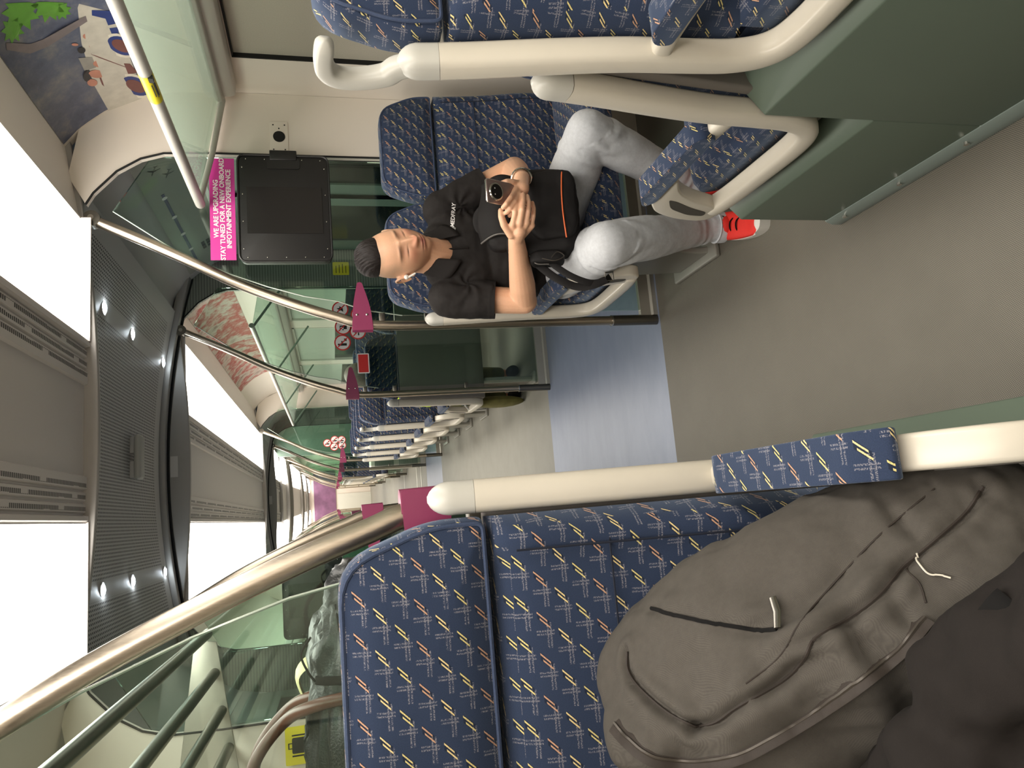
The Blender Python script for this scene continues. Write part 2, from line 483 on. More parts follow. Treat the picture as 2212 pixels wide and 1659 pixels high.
def side_strip(pts, y0, y1, th=.02):
    """thin shell following a profile (x,z) from y0 to y1"""
    m = MB(); n = len(pts); out = []
    for i, p in enumerate(pts):
        a = Vector(pts[max(i-1, 0)]); b = Vector(pts[min(i+1, n-1)]); t = (b-a).normalized()
        s = 1 if pts[0][0] > 0 else -1
        nn = Vector((t.y, -t.x))*s                  # outwards
        out.append((p[0]+nn.x*th, p[1]+nn.y*th))
    return m.prism(list(pts)+out[::-1], 1, y0, y1)
def mir(pts, s): return [(s*p[0], p[1]) for p in pts]
for s, nm in ((1, 'right'), (-1, 'left')):
    # window wall with openings
    segs = [(-1.5, .95), (1.15, 2.62)] if s > 0 else [(-1.5, .95), (1.5, 2.5)]
    segs += [(4.95, 6.35), (6.6, 8.0), (8.2, 9.45)]
    zz = (.86, 1.69)
    m = MB(); m.b2((s*1.32, YN, 0), (s*1.345, 2.9, zz[0])); m.b2((s*1.32, 4.6, 0), (s*1.345, 9.7, zz[0]))
    m.b2((s*1.32, YN, zz[1]), (s*1.345, 2.9, 1.702)); m.b2((s*1.32, 4.6, zz[1]), (s*1.345, 9.7, 1.702))
    ys = [YN]+[v for g in segs[:2] for v in g]+[2.9]
    for a, b in zip(ys[::2], ys[1::2]): m.b2((s*1.32, a, zz[0]), (s*1.345, b, zz[1]))
    ys = [4.6]+[v for g in segs[2:] for v in g]+[9.7]
    for a, b in zip(ys[::2], ys[1::2]): m.b2((s*1.32, a, zz[0]), (s*1.345, b, zz[1]))
    m.b2((s*1.32, 11.4, 0), (s*1.345, YF, 1.702))
    m.add(*(lambda q: (q.v, q.f))(side_strip(mir(PROF[1:], s), YN, 2.9)))
    m.add(*(lambda q: (q.v, q.f))(side_strip(mir(PROF[1:], s), 4.6, 9.7)))
    m.add(*(lambda q: (q.v, q.f))(side_strip(mir(PROF[1:], s), 11.4, YF)))
    struct(m.build('wall_'+nm, MT['wall']))
    for k, (a, b) in enumerate(segs):
        wn = 'window_%d' % (k+1+(0 if s > 0 else 5))
        w = MB(); t = .006 if a < 4 else .018
        for lo, hi in (((a, zz[0]), (a+t, zz[1])), ((b-t, zz[0]), (b, zz[1])), ((a, zz[0]), (b, zz[0]+t)), ((a, zz[1]-t), (b, zz[1]))):
            w.b2((s*1.315, lo[0], lo[1]), (s*1.35, hi[0], hi[1]))
        wo = struct(w.build(wn, MT['whitep'] if a > 4 else MT['dark'], smooth=False))
        g = MB(); g.b2((s*1.343, a, zz[0]), (s*1.346, b, zz[1])); g.build('pane', MT['night'], wo, smooth=False)
        if a > 4: bl0 = 1.33 if k % 2 else 1.25
        else: bl0 = zz[0]+.02
        bm_ = MB(); bm_.b2((s*1.332, a+t, bl0), (s*1.336, b-t, zz[1]-t))
        bm_.b2((s*1.328, a+t, bl0-.012), (s*1.34, b-t, bl0+.004))
        bm_.build('roller_blind', MT['blind'] if a < 4 else MT['blind2'], wo, smooth=False)
    # header box over the windows that holds the blinds
    for (a, b) in ((YN, 2.80), (4.75, 9.6)):
        h = MB(); h.prism(mir([(1.319, 1.695), (1.27, 1.70), (1.262, 1.72), (1.262, 1.745), (1.252, 1.75), (1.252, 1.80), (1.275, 1.815), (1.319, 1.815)], s), 1, a, b)
        struct(h.build('trim_%d' % (1+(a > 0)+(0 if s > 0 else 2)), MT['cove'], bevel=.004))
    # cove strip between the poster and the light
    for j, (a, b) in enumerate(((YN, 2.9), (4.6, 9.7), (11.4, YF))):
        q = side_strip(mir([(1.071, 2.314), (.785, 2.262)], s), a, b)
        struct(q.build('trim_%d' % (10+j+(0 if s > 0 else 3)), MT['cove']))

# ceilings over the seats
for j, (a, b) in enumerate(((YN, 2.865), (4.655, 9.665), (11.42, YF))):
    m = MB()
    for s in (1, -1):
        m.add(*(lambda q: (q.v, q.f))(side_strip(mir([(.335, 2.245), (.315, 2.222), (.30, 2.222), (.296, 2.240), (.29, 2.24), (.286, 2.232), (.26, 2.232), (.256, 2.24), (.25, 2.24), (.246, 2.232), (.22, 2.232), (.216, 2.24), (.21, 2.24), (.206, 2.228), (.165, 2.228), (.16, 2.24), (0, 2.24)], s), a, b, .01)))
    m.b2((-1.1, a, 2.36), (1.1, b, 2.38))
    struct(m.build('ceiling' if j == 0 else 'ceiling.%03d' % j, MT['slot'], smooth=False))
# perforated pad on the smooth middle panel overhead
m = MB(); m.b2((-.12, -.4, 2.2385), (.12, 2.02, 2.2395)); struct(m.build('trim_20', MT['perf2'], smooth=False))

def light_panel(s, a, b, label):
    t = thing('ceiling_light', label, 'ceiling light', (s*.55, (a+b)/2, 2.24), 0, 'long ceiling light panels')
    L = b-a
    def fn(u, v):
        x = .325+(.785-.325)*u; z = 2.228+(2.262-2.228)*u-.018*math.sin(PI*u)
        return (s*(x-.55), (v-.5)*L, z-2.24)
    m = MB(); m.grid(fn, 14, 2)
    d = m.build('diffuser', MT['light'], t)
    f = MB()
    f.b2((s*(.315-.55), -L/2, -.012), (s*(.327-.55), L/2, .03)); f.b2((s*(.783-.55), -L/2, .015), (s*(.79-.55), L/2, .06))
    for e in (-1, 1): f.b2((s*(.32-.55), e*L/2-.004, -.02), (s*(.787-.55), e*L/2+.004, .06))
    f.build('housing', MT['cove'], t, smooth=False)
    return t
spans = [(YN, 2.86, 'nearest'), (4.66, 9.66, 'second')]
for s, nm in ((1, 'right'), (-1, 'left')):
    for a, b, w in spans:
        if w == 'nearest': lb = 'glowing white ceiling light panel nearest the camera on the %s side' % ('poster' if s > 0 else 'backpack')
        else: lb = 'glowing ceiling light panel beyond the first perforated ceiling section, on the %s side' % ('right' if s > 0 else 'left')
        light_panel(s, a, b, lb)
    light_panel(s, 11.45, YF, 'short glowing ceiling light panel at the far end of this car, %s side' % nm)

# vestibule ceilings
def vest(y0, y1, idx, first):
    yc = (y0+y1)/2
    def vz(x): return 2.345-.075*(x/.8)**2
    m = MB(); m.grid(lambda u, v: ((u-.5)*1.8, (v-.5)*(y1-y0-.12), vz((u-.5)*1.8)-2.3), 25, 2)
    o = m.build('ceiling.%03d' % (10+idx), MT['perf']); struct(o); o.location = (0, yc-.05, 2.3)
    def low(x): return 2.195+.055*(x/.8)**2
    xs = [(-1.12+2.24*k/28) for k in range(29)]
    # near lip and far beam: lens shaped boards
    for k, (a, b) in enumerate(((y0-.03, y0), (y1-.02, y1+.02))):
        poly = [(x, low(x)) for x in xs]+[(x, 2.38) for x in xs[::-1]]
        q = MB(); q.prism(poly, 1, a, b)
        if k == 1:
            rim = MB(); rim.prism([(x, vz(x)-.028) for x in xs]+[(x, vz(x)+.02) for x in xs[::-1]], 1, y1-.09, y1-.02)
            q.add(rim.v, rim.f)
        struct(q.build('trim_%d' % (30+idx*4+k), MT['ceild'], bevel=.004))
    seal = MB(); seal.tube([(x, y1-.03, vz(x)-.034) for x in xs], .008, 6); struct(seal.build('trim_%d' % (33+idx*4), MT['dark']))
    p = MB(); p.b2((-.06, y1-.024, 2.26), (.06, y1-.021, 2.30)); struct(p.build('trim_%d' % (32+idx*4), MT['ceil'], smooth=False))
    # downlights
    for s in (1, -1):
        for k, yy in enumerate((y0+.43, yc-.0+.02, y1-.18)):
            if not first and k != 0: continue
            z = vz(.58)
            where = ('nearest', 'middle', 'farthest')[k]
            lb = '%s small bright downlight of the row on the %s side of the first perforated ceiling' % (where, 'right' if s > 0 else 'left') if first else 'tiny bright downlight in the far vestibule ceiling, %s side' % ('right' if s > 0 else 'left')
            t = thing('downlight', lb, 'downlight', (s*.58, yy, z), 0, 'ceiling downlights')
            r = MB(); r.tube([(0, 0, -.004), (0, 0, .01)], .032, 20); r.build('bezel', MT['ceil'], t)
            r = MB(); r.ball((0, 0, -.005), (.022, .022, .007), 16); r.build('lens', MT['spot'], t)
    # coving and roof board above the doors, both sides
    for s in (1, -1):
        q = side_strip(mir([(1.30, 1.80), (1.27, 1.95), (1.19, 2.09), (1.10, 2.19), (.98, 2.26), (.86, 2.285)], s), y0, y1)
        struct(q.build('wall_over_door.%03d' % (idx*2+(s < 0)) if False else ('trim_%d' % (40+idx*2+(s < 0))), MT['ceil']))
vest(2.90, 4.635, 0, True); vest(9.70, 11.40, 1, False)
# ceiling smoke sensor box in the middle of the perforated panel
t = thing('smoke_detector', 'small grey box on the perforated ceiling above the aisle', 'smoke detector', (0.0, 3.93, 2.345))
m = MB(); m.b2((-.11, -.045, -.055), (.11, .045, -.02)); m.build('body', MT['frame2'], t, bevel=.018)
for sx in (-1, 1):
    m = MB(); m.b2((sx*.02, -.02, -.03), (sx*.10, .09, 0)); m.build('bracket', MT['ceil'], t, bevel=.003)
# bulkhead faces either side of the vestibules, with a rounded portal
def bulk(y0, y1, s, idx):
    pr = [(1.319, 0)]+PROF[1:]+[(.838, 2.262), (.838, 2.238)]
    poly = pr+INNER[::-1][1:]
    m = MB()
    # as a strip of quads between outer and inner curve (keeps it non self-crossing)
    out = [(1.319, 0), (1.319, 1.70), (1.305, 1.93), (1.289, 2.025), (1.216, 2.172), (1.136, 2.265), (.95, 2.30)]
    for i in range(len(out)-1):
        m.prism(mir([out[i], out[i+1], INNER[i+1], INNER[i]], s), 1, y0, y1)
    return m
for k, (a, b, mt) in enumerate(((2.86, 2.885, 'wall'), (4.60, 4.63, 'ribbed'), (9.66, 9.69, 'wall'), (11.36, 11.39, 'ribbed'))):
    for s in (1, -1):
        o = bulk(a, b, s, k).build('wall_%s.%03d' % ('right' if s > 0 else 'left', 1+k), MT[mt], ang=20); struct(o)
        # dark seal round the portal edge
        e = MB(); e.tube([(s*x, a-.004, z) for x, z in INNER], .004, 6); struct(e.build('trim_%d' % (60+k*2+(s < 0)), MT['dark']))
# doors of the vestibules
def doors(s, y0, y1, n):
    for k in range(2):
        a = y0+(y1-y0)/2*k; b = a+(y1-y0)/2
        m = MB(); zt = 1.93; x0, x1 = s*1.29, s*1.33
        wz = (.80, 1.72); wy = (a+.13, b-.13)
        m.b2((x0, a, 0), (x1, b, wz[0])); m.b2((x0, a, wz[1]), (x1, b, zt))
        m.b2((x0, a, wz[0]), (x1, wy[0], wz[1])); m.b2((x0, wy[1], wz[0]), (x1, b, wz[1]))
        o = struct(m.build('door_%d' % (n+k), MT['gdoor'], smooth=False))
        p = MB(); p.b2((s*1.30, wy[0], wz[0]), (s*1.305, wy[1], wz[1])); p.build('pane', MT['night'], o, smooth=False)
        e = MB(); e.b2((s*1.278, a-.012 if k else b-.012, 0), (s*1.30, a+.012 if k else b+.012, zt)); e.build('edge_strip', MT['alu'], o, smooth=False)
    m = MB(); m.b2((s*1.27, y0, 1.93), (s*1.345, y1, 1.99)); struct(m.build('trim_%d' % (70+n), MT['ceil'], smooth=False))
    m = MB()
    m.b2((s*1.345, y0-.3, 0), (s*1.36, y1+.3, 2.0)); struct(m.build('trim_%d' % (80+n), MT['night'], smooth=False))
doors(1, 2.95, 4.55, 1); doors(-1, 2.95, 4.55, 3); doors(1, 9.75, 11.3, 5); doors(-1, 9.75, 11.3, 7)
# sticker on the bulkhead beside the door, and on the door edge
def sticker(name, label, mat, mt, w, h, cat='sticker', txt=None, tsize=.01, tm=None, border=None, icon=None):
    t = bpy.data.objects.new(name, None); C.objects.link(t); t.matrix_world = mt; t.empty_display_size = .05; tag(t, label, cat)
    m = MB(); m.prism(rline([(-w/2, -h/2), (w/2, -h/2), (w/2, h/2), (-w/2, h/2)], .006, 3), 2, 0, .0008); m.build('sheet', MT[mat], t, smooth=False)
    if border:
        m = MB(); m.prism([(-w/2+border, -h/2+border), (w/2-border, -h/2+border), (w/2-border, h/2-border), (-w/2+border, h/2-border)], 2, .0008, .0012); m.build('field', MT['red'], t, smooth=False)
    if txt:
        put_text('lettering', txt, tsize, Matrix.Translation((0, 0, .0016)), MT[tm or 'blackp'], t)
    if icon:
        m = MB(); icon(m); m.build('symbol', MT['blackp'], t, smooth=False)
    return t
def faceY(x, y, z): return frame_mt((x, y, z), (1, 0, 0), (0, 0, 1))      # faces -Y
def lines_icon(w, h, n):
    def f(m):
        for k in range(n): m.b2((-w/2, h/2-h*k/max(n-1, 1)-.002, .001), (w/2*(.6+.4*((k*7) % 3)/2), h/2-h*k/max(n-1, 1)+.002, .0016))
    return f
sticker('warning_sticker', 'yellow notice sticker on the ribbed grey panel left of the screen', 'yellow', faceY(1.18, 4.597, 1.29), .085, .10, icon=lines_icon(.06, .06, 4))

# poster printed on the cove above the windows
POST = [(1.289, 2.025), (1.257, 2.105), (1.216, 2.172), (1.175, 2.222), (1.136, 2.265), (1.071, 2.314)]
_pl = [0]
for a, b in zip(POST, POST[1:]): _pl.append(_pl[-1]+math.hypot(b[0]-a[0], b[1]-a[1]))
def cove_pt(y, t, off=.002, s=1):
    t = max(0, min(.999999, t))*_pl[-1]
    for i in range(len(POST)-1):
        if t <= _pl[i+1]: break
    k = (t-_pl[i])/(_pl[i+1]-_pl[i]); x = POST[i][0]+(POST[i+1][0]-POST[i][0])*k; z = POST[i][1]+(POST[i+1][1]-POST[i][1])*k
    n = Vector((POST[i+1][1]-POST[i][1], -(POST[i+1][0]-POST[i][0]))).normalized()
    return Vector((s*(x-n.x*off), y, z-n.y*off))
def cove_uv(px_, py_):
    """where on the coving a pixel of the photo lies"""
    d = ray(px_, py_); a, b = Vector((1.289, 2.025)), Vector((1.071, 2.314)); n = Vector((b.y-a.y, a.x-b.x)); n.normalize()
    mid = Vector((1.205, 2.19))
    t = ((mid.x-CAMP.x)*n.x+(mid.y-CAMP.z)*n.y)/(d.x*n.x+d.z*n.y)
    p = CAMP+d*t; v = Vector((p.x, p.z))-a
    return p.y, v.dot((b-a).normalized())/(b-a).length
def poster(y0, y1, s, name, label, mat):
    t = thing(name, label, 'poster', cove_pt((y0+y1)/2, .5, .002, s))
    L = t.location
    m = MB(); m.grid(lambda u, v: cove_pt(y0+(y1-y0)*u, v, .003, s)-L, 2, 16); m.build('print', mat, t)
    return t
def decal(parent, pix, mat, off, name='printed_shape'):
    L = parent.location; P2 = [cove_uv(*p) for p in pix]
    m = MB(); m.add([cove_pt(y, t, off)-L for y, t in P2], [tuple(range(len(P2)))])
    return m.build(name, mat, parent, smooth=False)
pm = NT('poster_water'); co = pm.coord(); n1 = pm.noise(co, 9, 8, .7); n2 = pm.noise(co, 2.2, 3)
pc = pm.ramp(n1, [(.30, lin((50, 58, 88))), (.48, lin((92, 100, 128))), (.62, lin((140, 138, 140))), (.8, lin((200, 190, 175)))])
pc = pm.mix(n2, pc, lin((90, 92, 104))); pm.l(pc, pm.b.inputs['Base Color']); pm.b.inputs['Roughness'].default_value = .3
po = poster(.9, 2.85, 1, 'poster', 'river-ride advertising poster on the curved panel above the right windows', pm.m)
def ell(cx, cy, rx, ry, n=14, rot=0):
    return [(cx+rx*math.cos(2*PI*k/n)*math.cos(rot)-ry*math.sin(2*PI*k/n)*math.sin(rot), cy+rx*math.cos(2*PI*k/n)*math.sin(rot)+ry*math.sin(2*PI*k/n)*math.cos(rot)) for k in range(n)]
def pmat(nm, rgb): return simple('poster_'+nm, rgb, .35, var=.25, scale=25)
SK = pmat('skin', (190, 130, 110)); BR = pmat('maroon', (112, 66, 62)); TL = pmat('teal', (52, 140, 158)); BLU = pmat('blue', (38, 56, 120)); WH = pmat('cream', (222, 215, 200)); GR = pmat('green', (92, 150, 50)); DK = pmat('dark', (40, 36, 40)); SKY = pmat('pale', (196, 190, 178))
decal(po, [(160, 0), (240, 0), (300, 190), (320, 206), (232, 236), (200, 180), (172, 90)], SKY, .0035)
for cx, cy, rr in ((40, 20, 45), (100, 8, 38), (20, 55, 30), (128, 18, 22)): decal(po, [(cx+rr*(1 if k % 2 else .62)*math.cos(k*PI/9), max(0.5, cy+rr*(1 if k % 2 else .62)*math.sin(k*PI/9))) for k in range(18)], GR, .004)
decal(po, [(0, 78), (60, 88), (90, 80), (180, 24), (186, 34), (100, 96), (60, 108), (0, 92)], pmat('rope', (120, 110, 112)), .0045)
for pts, mt in (([(188, 10), (232, 0), (244, 28), (200, 50), (190, 30)], BLU), ([(196, 55), (240, 40), (246, 80), (205, 95)], BLU),
                ([(176, 58), (188, 50), (196, 60), (200, 90), (222, 80), (232, 100), (224, 110), (200, 106), (188, 96)], TL),
                ([(190, 100), (215, 108), (238, 118), (252, 122), (262, 132), (250, 140), (228, 138), (208, 126), (192, 112)], BR),
                ([(205, 150), (235, 145), (262, 158), (286, 190), (262, 206), (232, 192), (216, 178)], BR),
                ([(240, 125), (268, 122), (284, 140), (262, 150)], BR)): decal(po, pts, mt, .005)
for cx, cy, rx, ry in ((210, 132, 14, 8), (196, 92, 10, 7), (180, 72, 7, 6), (204, 155, 16, 9), (196, 175, 11, 8), (252, 150, 9, 6), (158, 92, 7, 3)): decal(po, ell(cx, cy, rx, ry), SK, .0055)
for cx, cy, rx, ry in ((185, 160, 9, 13), (172, 104, 8, 7)): decal(po, ell(cx, cy, rx, ry), DK, .0053)
for cx, cy in ((245, 68), (278, 158)):
    decal(po, ell(cx+4, cy+14, 34, 26, 20, .4), WH, .0057); decal(po, ell(cx+4, cy+14, 28, 20, 20, .4), BLU, .0062); decal(po, ell(cx+4, cy+14, 20, 13, 20, .4), BR, .0067)
decal(po, [(166, 122), (208, 116), (214, 136), (180, 150)], pmat('frame', (150, 146, 140)), .0049)

p2m = NT('poster_red'); co = p2m.coord(); n1 = p2m.noise(co, 5, 5, .6)
p2m.l(p2m.ramp(n1, [(.3, lin((205, 200, 190))), (.45, lin((170, 60, 55))), (.55, lin((200, 190, 180))), (.7, lin((120, 70, 60)))]), p2m.b.inputs['Base Color'])
poster(4.95, 8.3, 1, 'poster', 'red and cream advertising poster above the far right windows', p2m.m)
# end of the next carriage far away
# ---------------------------------------------------------------- glass partitions with curved poles
PCUR = [(.357, 0), (.358, .5), (.358, 1.0), (.362, 1.20), (.376, 1.29), (.395, 1.345), (.430, 1.45), (.478, 1.575), (.550, 1.74), (.638, 1.906), (.715, 2.06), (.793, 2.225)]
GEDG = [(.40, 1.10), (.425, 1.25), (.463, 1.348), (.485, 1.471), (.525, 1.607), (.58, 1.75), (.651, 1.906), (.712, 1.995), (.827, 2.156)]
def partition(s, y, label, tabs=True, glass=True, lower=True):
    t = thing('glass_partition', label, 'partition', (s*.357, y, 0), 0, 'curved poles with glass screens beside the doors')
    L = Vector(t.location)
    def T(p): return (s*p[0]-L.x, 0, p[1])
    pts = smoothpath([T(p) for p in PCUR], 5)
    m = MB(); m.tube(pts, .0198, 20); m.build('pole', MT['steel'], t)
    m = MB(); m.tube([T((.357, 0)), T((.357, .21))], .0225, 20); m.build('foot_sleeve', MT['dsteel'], t)
    m = MB(); m.tube([T((.357, .206)), T((.357, .212))], .0235, 20); m.build('collar', MT['chrome'], t)
    m = MB(); p = T((.793, 2.225)); m.cyl((p[0], -.02, p[2]-.0), (p[0], .02, p[2]-.0), .030, 20); m.build('end_eye', MT['dsteel'], t)
    m = MB(); m.cyl((p[0], -.028, p[2]), (p[0], -.018, p[2]), .011, 12); m.build('bolt', MT['chrome'], t)
    if glass:
        poly = [(s*x-L.x, z) for x, z in [(.40, .07)]+GEDG+[(1.053, 2.02), (1.053, .07)]]
        m = MB(); m.prism(poly, 1, -.005, .005); m.build('glass_pane', MT['glass'], t, smooth=False)
        e = MB(); e.tube([(s*x-L.x, 0, z) for x, z in GEDG], .0026, 6); e.build('glass_edge', MT['edge'], t)
    m = MB(); m.prism([(-.022, 0), (.022, 0), (.022, .02), (.012, .028), (.012, .075), (-.012, .075), (-.012, .028), (-.022, .02)], 0, s*.375-L.x, s*1.05-L.x); m.build('bottom_rail', MT['alu'], t)
    m = MB()
    for z in (.55, 1.0, 1.18): m.b2((s*.37-L.x, -.012, z-.012), (s*.41-L.x, .012, z+.012))
    m.build('glass_clamp', MT['dsteel'], t, bevel=.003)
    # triangular magenta marker pointing from the pole over the glass
    z0 = 1.262
    tri = rline([(s*.338-L.x, z0+.036), (s*.338-L.x, z0-.044), (s*.43-L.x, z0-.038), (s*.532-L.x, z0-.008), (s*.532-L.x, z0+.010), (s*.43-L.x, z0+.032)], [.004, .004, .05, .012, .012, .05], 4)
    m = MB(); m.prism(tri, 1, -.026, -.022); m.tube([(s*.358-L.x, 0, z0-.044), (s*.36-L.x, 0, z0+.036)], .0245, 20)
    tb = m.build('magenta_tab', MT['magenta'], t)
    m = MB()
    for dz in (-.022, .016): m.ball((s*.40-L.x, -.027, z0+dz), (.005, .002, .005), 10)
    m.build('rivet', MT['chrome'], tb)
    return t
YP = [2.894, 4.57, 9.6, 11.42]
partition(1, YP[0], 'curved steel pole and green glass screen right behind the sitting man')
partition(1, YP[1], 'curved steel pole and green glass screen with round prohibition signs, second along the right side')
partition(1, YP[2], 'curved pole with glass screen at the end of the far row of seats')
partition(1, YP[3], 'curved pole with glass screen beyond the far vestibule on the right')
pA = partition(-1, 1.20, 'steel pole and glass screen right behind the backpack seat'); pA.location.x -= .014
partition(-1, YP[0], 'curved pole with glass screen on the left, its magenta tab just showing above the nearest one')
partition(-1, YP[1], 'curved pole with glass screen on the left holding a dark screen behind it')
partition(-1, YP[2], 'thin far curved pole with small magenta tab on the left of the aisle')
partition(-1, YP[3], 'farthest curved pole of this car on the left of the aisle')

# round prohibition signs and red notice on the second right screen
def disc(name, label, x, z, r=.05, glyph=0, y=4.562):
    t = thing(name, label, 'sign', (x, y, z), 0, None)
    m = MB(); m.cyl((0, 0, 0), (0, .0015, 0), r, 32); m.build('red_ring', MT['red'], t)
    m = MB(); m.cyl((0, -.001, 0), (0, .001, 0), r*.84, 32); m.build('white_face', MT['white'], t)
    g = MB()
    def bx(a, b): g.b2((a[0]*r, -.0022, a[1]*r), (b[0]*r, -.001, b[1]*r))
    if glyph == 0: g.prism([(-.35*r, -.35*r), (.1*r, -.3*r), (.4*r, .1*r), (.15*r, .1*r), (.1*r, .45*r), (-.1*r, .15*r), (-.3*r, .3*r), (-.15*r, -.05*r)], 1, -.0022, -.001)
    if glyph == 1: bx((-.3, -.45), (.25, -.05)); bx((-.45, -.05), (-.3, .1)); bx((.0, -.05), (.15, .35)); bx((-.35, .3), (.15, .4))
    if glyph == 2: bx((-.5, -.15), (.5, 0)); bx((.3, .05), (.4, .35)); bx((-.2, .1), (-.1, .4)); bx((-.1, .3), (.1, .4))
    if glyph == 3: g.cyl((-.25*r, -.0022, .45*r), (-.25*r, -.001, .45*r), .13*r, 12); bx((-.4, -.5), (-.1, .28)); bx((-.1, .0), (.2, .15)); bx((.2, -.5), (.5, -.2))
    if glyph == 4: g.cyl((0, -.0022, .3*r), (0, -.001, .3*r), .2*r, 12); bx((-.15, -.5), (.15, .15))
    g.build('symbol', MT['blackp'], t, smooth=False)
    m = MB(); m.box((0, -.0027, 0), (r*1.6, .0008, r*.13), Matrix.Rotation(R(-45 if True else 45), 3, 'Y').inverted()); m.build('red_bar', MT['red'], t, smooth=False)
    return t
for k, (px_, py_, lb) in enumerate(((735, 668, 'round red prohibition sign with a dog-like symbol, on the glass above the magenta tab'), (741, 706, 'round prohibition sign half hidden by the nearest right magenta tab'), (773, 716, 'round no-smoking sign, lower one on the second right glass screen'), (740, 740, 'round prohibition sign with a person and a bin symbol, outermost on the right glass screen'), (775, 680, 'round prohibition sign mostly hidden behind the nearest magenta tab'))):
    p = at(px_, py_, Y=4.562); disc('prohibition_sign', lb, p.x, p.z, .05, k)
p = at(785, 785, Y=4.562)
sticker('notice_sign', 'small red notice with white border on the glass in front of the dark seat headrest', 'white', faceY(p.x, 4.562, p.z), .125, .072, 'sign', border=.006)
p = at(726, 1200, Y=4.56)
sticker('notice_sign', 'small red label with white border seen through the left glass above the leather bag', 'white', faceY(p.x, 4.56, p.z), .04, .075, 'sign', border=.005)
for (px_, py_) in ((722, 965), (738, 950), (739, 962), (723, 950), (707, 957)):
    p = at(px_, py_, Y=9.59); disc('prohibition_sign', 'tiny round prohibition sign on the far right glass screen', p.x, p.z, .05, 3, 9.59)['group'] = 'tiny prohibition signs far down the car'

# magenta announcement and black screen on the first right glass
def banner(s=1, y=2.86, lb='magenta banner with white capitals, fixed to the glass above the black screen'):
    t = thing('announcement_sign', lb, 'sign', (s*.829, y, 1.764))
    m = MB(); m.b2((-.207, -.001, -.046), (.207, .001, .046)); m.build('panel', MT['pink'], t, smooth=False)
    put_text('lettering', 'WE ARE UPGRADING\nSTAY TUNED FOR A NEW ONBOARD\nINFOTAINMENT EXPERIENCE', .0245, frame_mt((0, -.0022, .0), (1, 0, 0), (0, 0, 1)), MT['white'], t, spacing=1.0, bold=.0007)
    return t
banner()
def screen(s, y, label):
    cx, cz, w, h = s*.80, 1.53, .425, .335
    t = thing('video_screen', label, 'screen', (cx, y, cz))
    o = rline([(-w/2, -h/2), (w/2, -h/2), (w/2, h/2), (-w/2, h/2)], .03, 6)
    m = MB(); m.prism(o, 1, -.012, .03); m.build('housing', MT['black'], t, bevel=.006)
    r = MB(); r.tube([(x, -.0135, z) for x, z in o]+[(o[0][0], -.0135, o[0][1])], .004, 6); r.build('rim', MT['black'], t)
    m = MB(); m.b2((-w/2+.11, -.0145, -h/2+.03), (w/2-.13, -.0125, h/2-.03)); m.build('display_panel', simple('screen_glossy', (30, 28, 28), .2), t, smooth=False)
    g = MB(); random.seed(4)
    for k in range(5):
        for sx in (-1, 1): g.ball((sx*(w/2-.016), -.0135, -h/2+.03+k*(h-.06)/4), (.0025, .0012, .0025), 8)
    for k in range(4):
        for sz in (-1, 1): g.ball((-w/2+.05+k*(w-.1)/3, -.0135, sz*(h/2-.016)), (.0025, .0012, .0025), 8)
    sc_ = g.build('screws', MT['chrome'], t); sc_['kind'] = 'stuff'
    m = MB(); m.b2((s*(w/2)-.02, -.02, -.05), (s*(w/2)+.02, .02, .05)); m.build('bracket', MT['black'], t, bevel=.003)
    m = MB(); m.prism(rline([(s*w/2-.055, -.06), (s*w/2-.012, -.06), (s*w/2-.012, .06), (s*w/2-.055, .06)], .01, 3), 1, -.016, -.0125); m.build('hatch', MT['black'], t)
    return t
screen(1, 2.79, 'black back-plate of a removed video screen under the magenta banner')
screen(-1, 4.50, 'dark video screen seen through the left glass above the leather bag')
# wall plate with a round hole beside the screen
p = at(603, 294, Y=2.86)
t = thing('wall_socket', 'wall plate with a round black hole between window wall and screen', 'wall plate', (1.139, 2.86, 1.546))
m = MB(); m.prism(rline([(-.075, -.035), (.06, -.035), (.06, .035), (-.075, .035)], .008, 3), 1, -.004, 0); m.build('plate', MT['wall'], t, bevel=.001)
m = MB(); m.cyl((-.005, -.0065, 0), (-.005, -.004, 0), .023, 24); m.build('hole', MT['dark'], t)
m = MB()
for a, b in ((-.06, .022), (-.06, -.022), (.045, .022), (.045, -.022), (.03, .0)): m.cyl((a, -.0055, b), (a, -.004, b), .0028, 8)
m.build('screw_holes', MT['dark'], t)
# small screw hole decorations done; luggage racks -------------------------------
t = thing('luggage_rack', 'green glass overhead luggage shelf with a thick pale tube along the right windows', 'luggage rack', (.837, .6, 1.84))
Lr = Vector(t.location)
m = MB(); m.tube([(0, -1.8, 0), (0, 2.235, 0)], .0185, 20); m.ball((0, 2.235, 0), .0185, 14); m.build('front_tube', MT['frame2'], t)
m = MB(); m.prism([(0.01, -.004), (.42, -.08), (.42, -.074), (.01, .002)], 1, -1.8, 2.2); m.build('glass_shelf', MT['glass2'], t, smooth=False)
m = MB(); m.prism([(.405, -.092), (.435, -.10), (.435, -.06), (.405, -.066)], 1, -1.8, 2.24); m.build('wall_rail', MT['frame2'], t, bevel=.004)
for yy in (2.215, .9):
    m = MB(); m.tube([(0, yy, 0), (.2, yy, -.05), (.42, yy+.0, -.088)], [.012, .011, .014], 14); m.build('bracket_arm', MT['frame2'], t)
m = MB(); m.tube([(0, 1.375, 0), (0, 1.505, 0)], .0190, 20, cap=False); o = m.build('yellow_label', MT['yellow'], t); o['label'] = 'yellow warning label wrapped round the tube'
m = MB()
for zz, ln in ((-.35, .07), (-.95, .055), (-.0, .06)):
    a = -PI/2+zz*.6-.5
    m.box((math.cos(a)*.0194, 1.44, math.sin(a)*.0194), (.0022, ln, .0022))
m.box((-.014, 1.385, -.0135), (.012, .02, .012)); m.build('label_print', MT['blackp'], t, smooth=False)
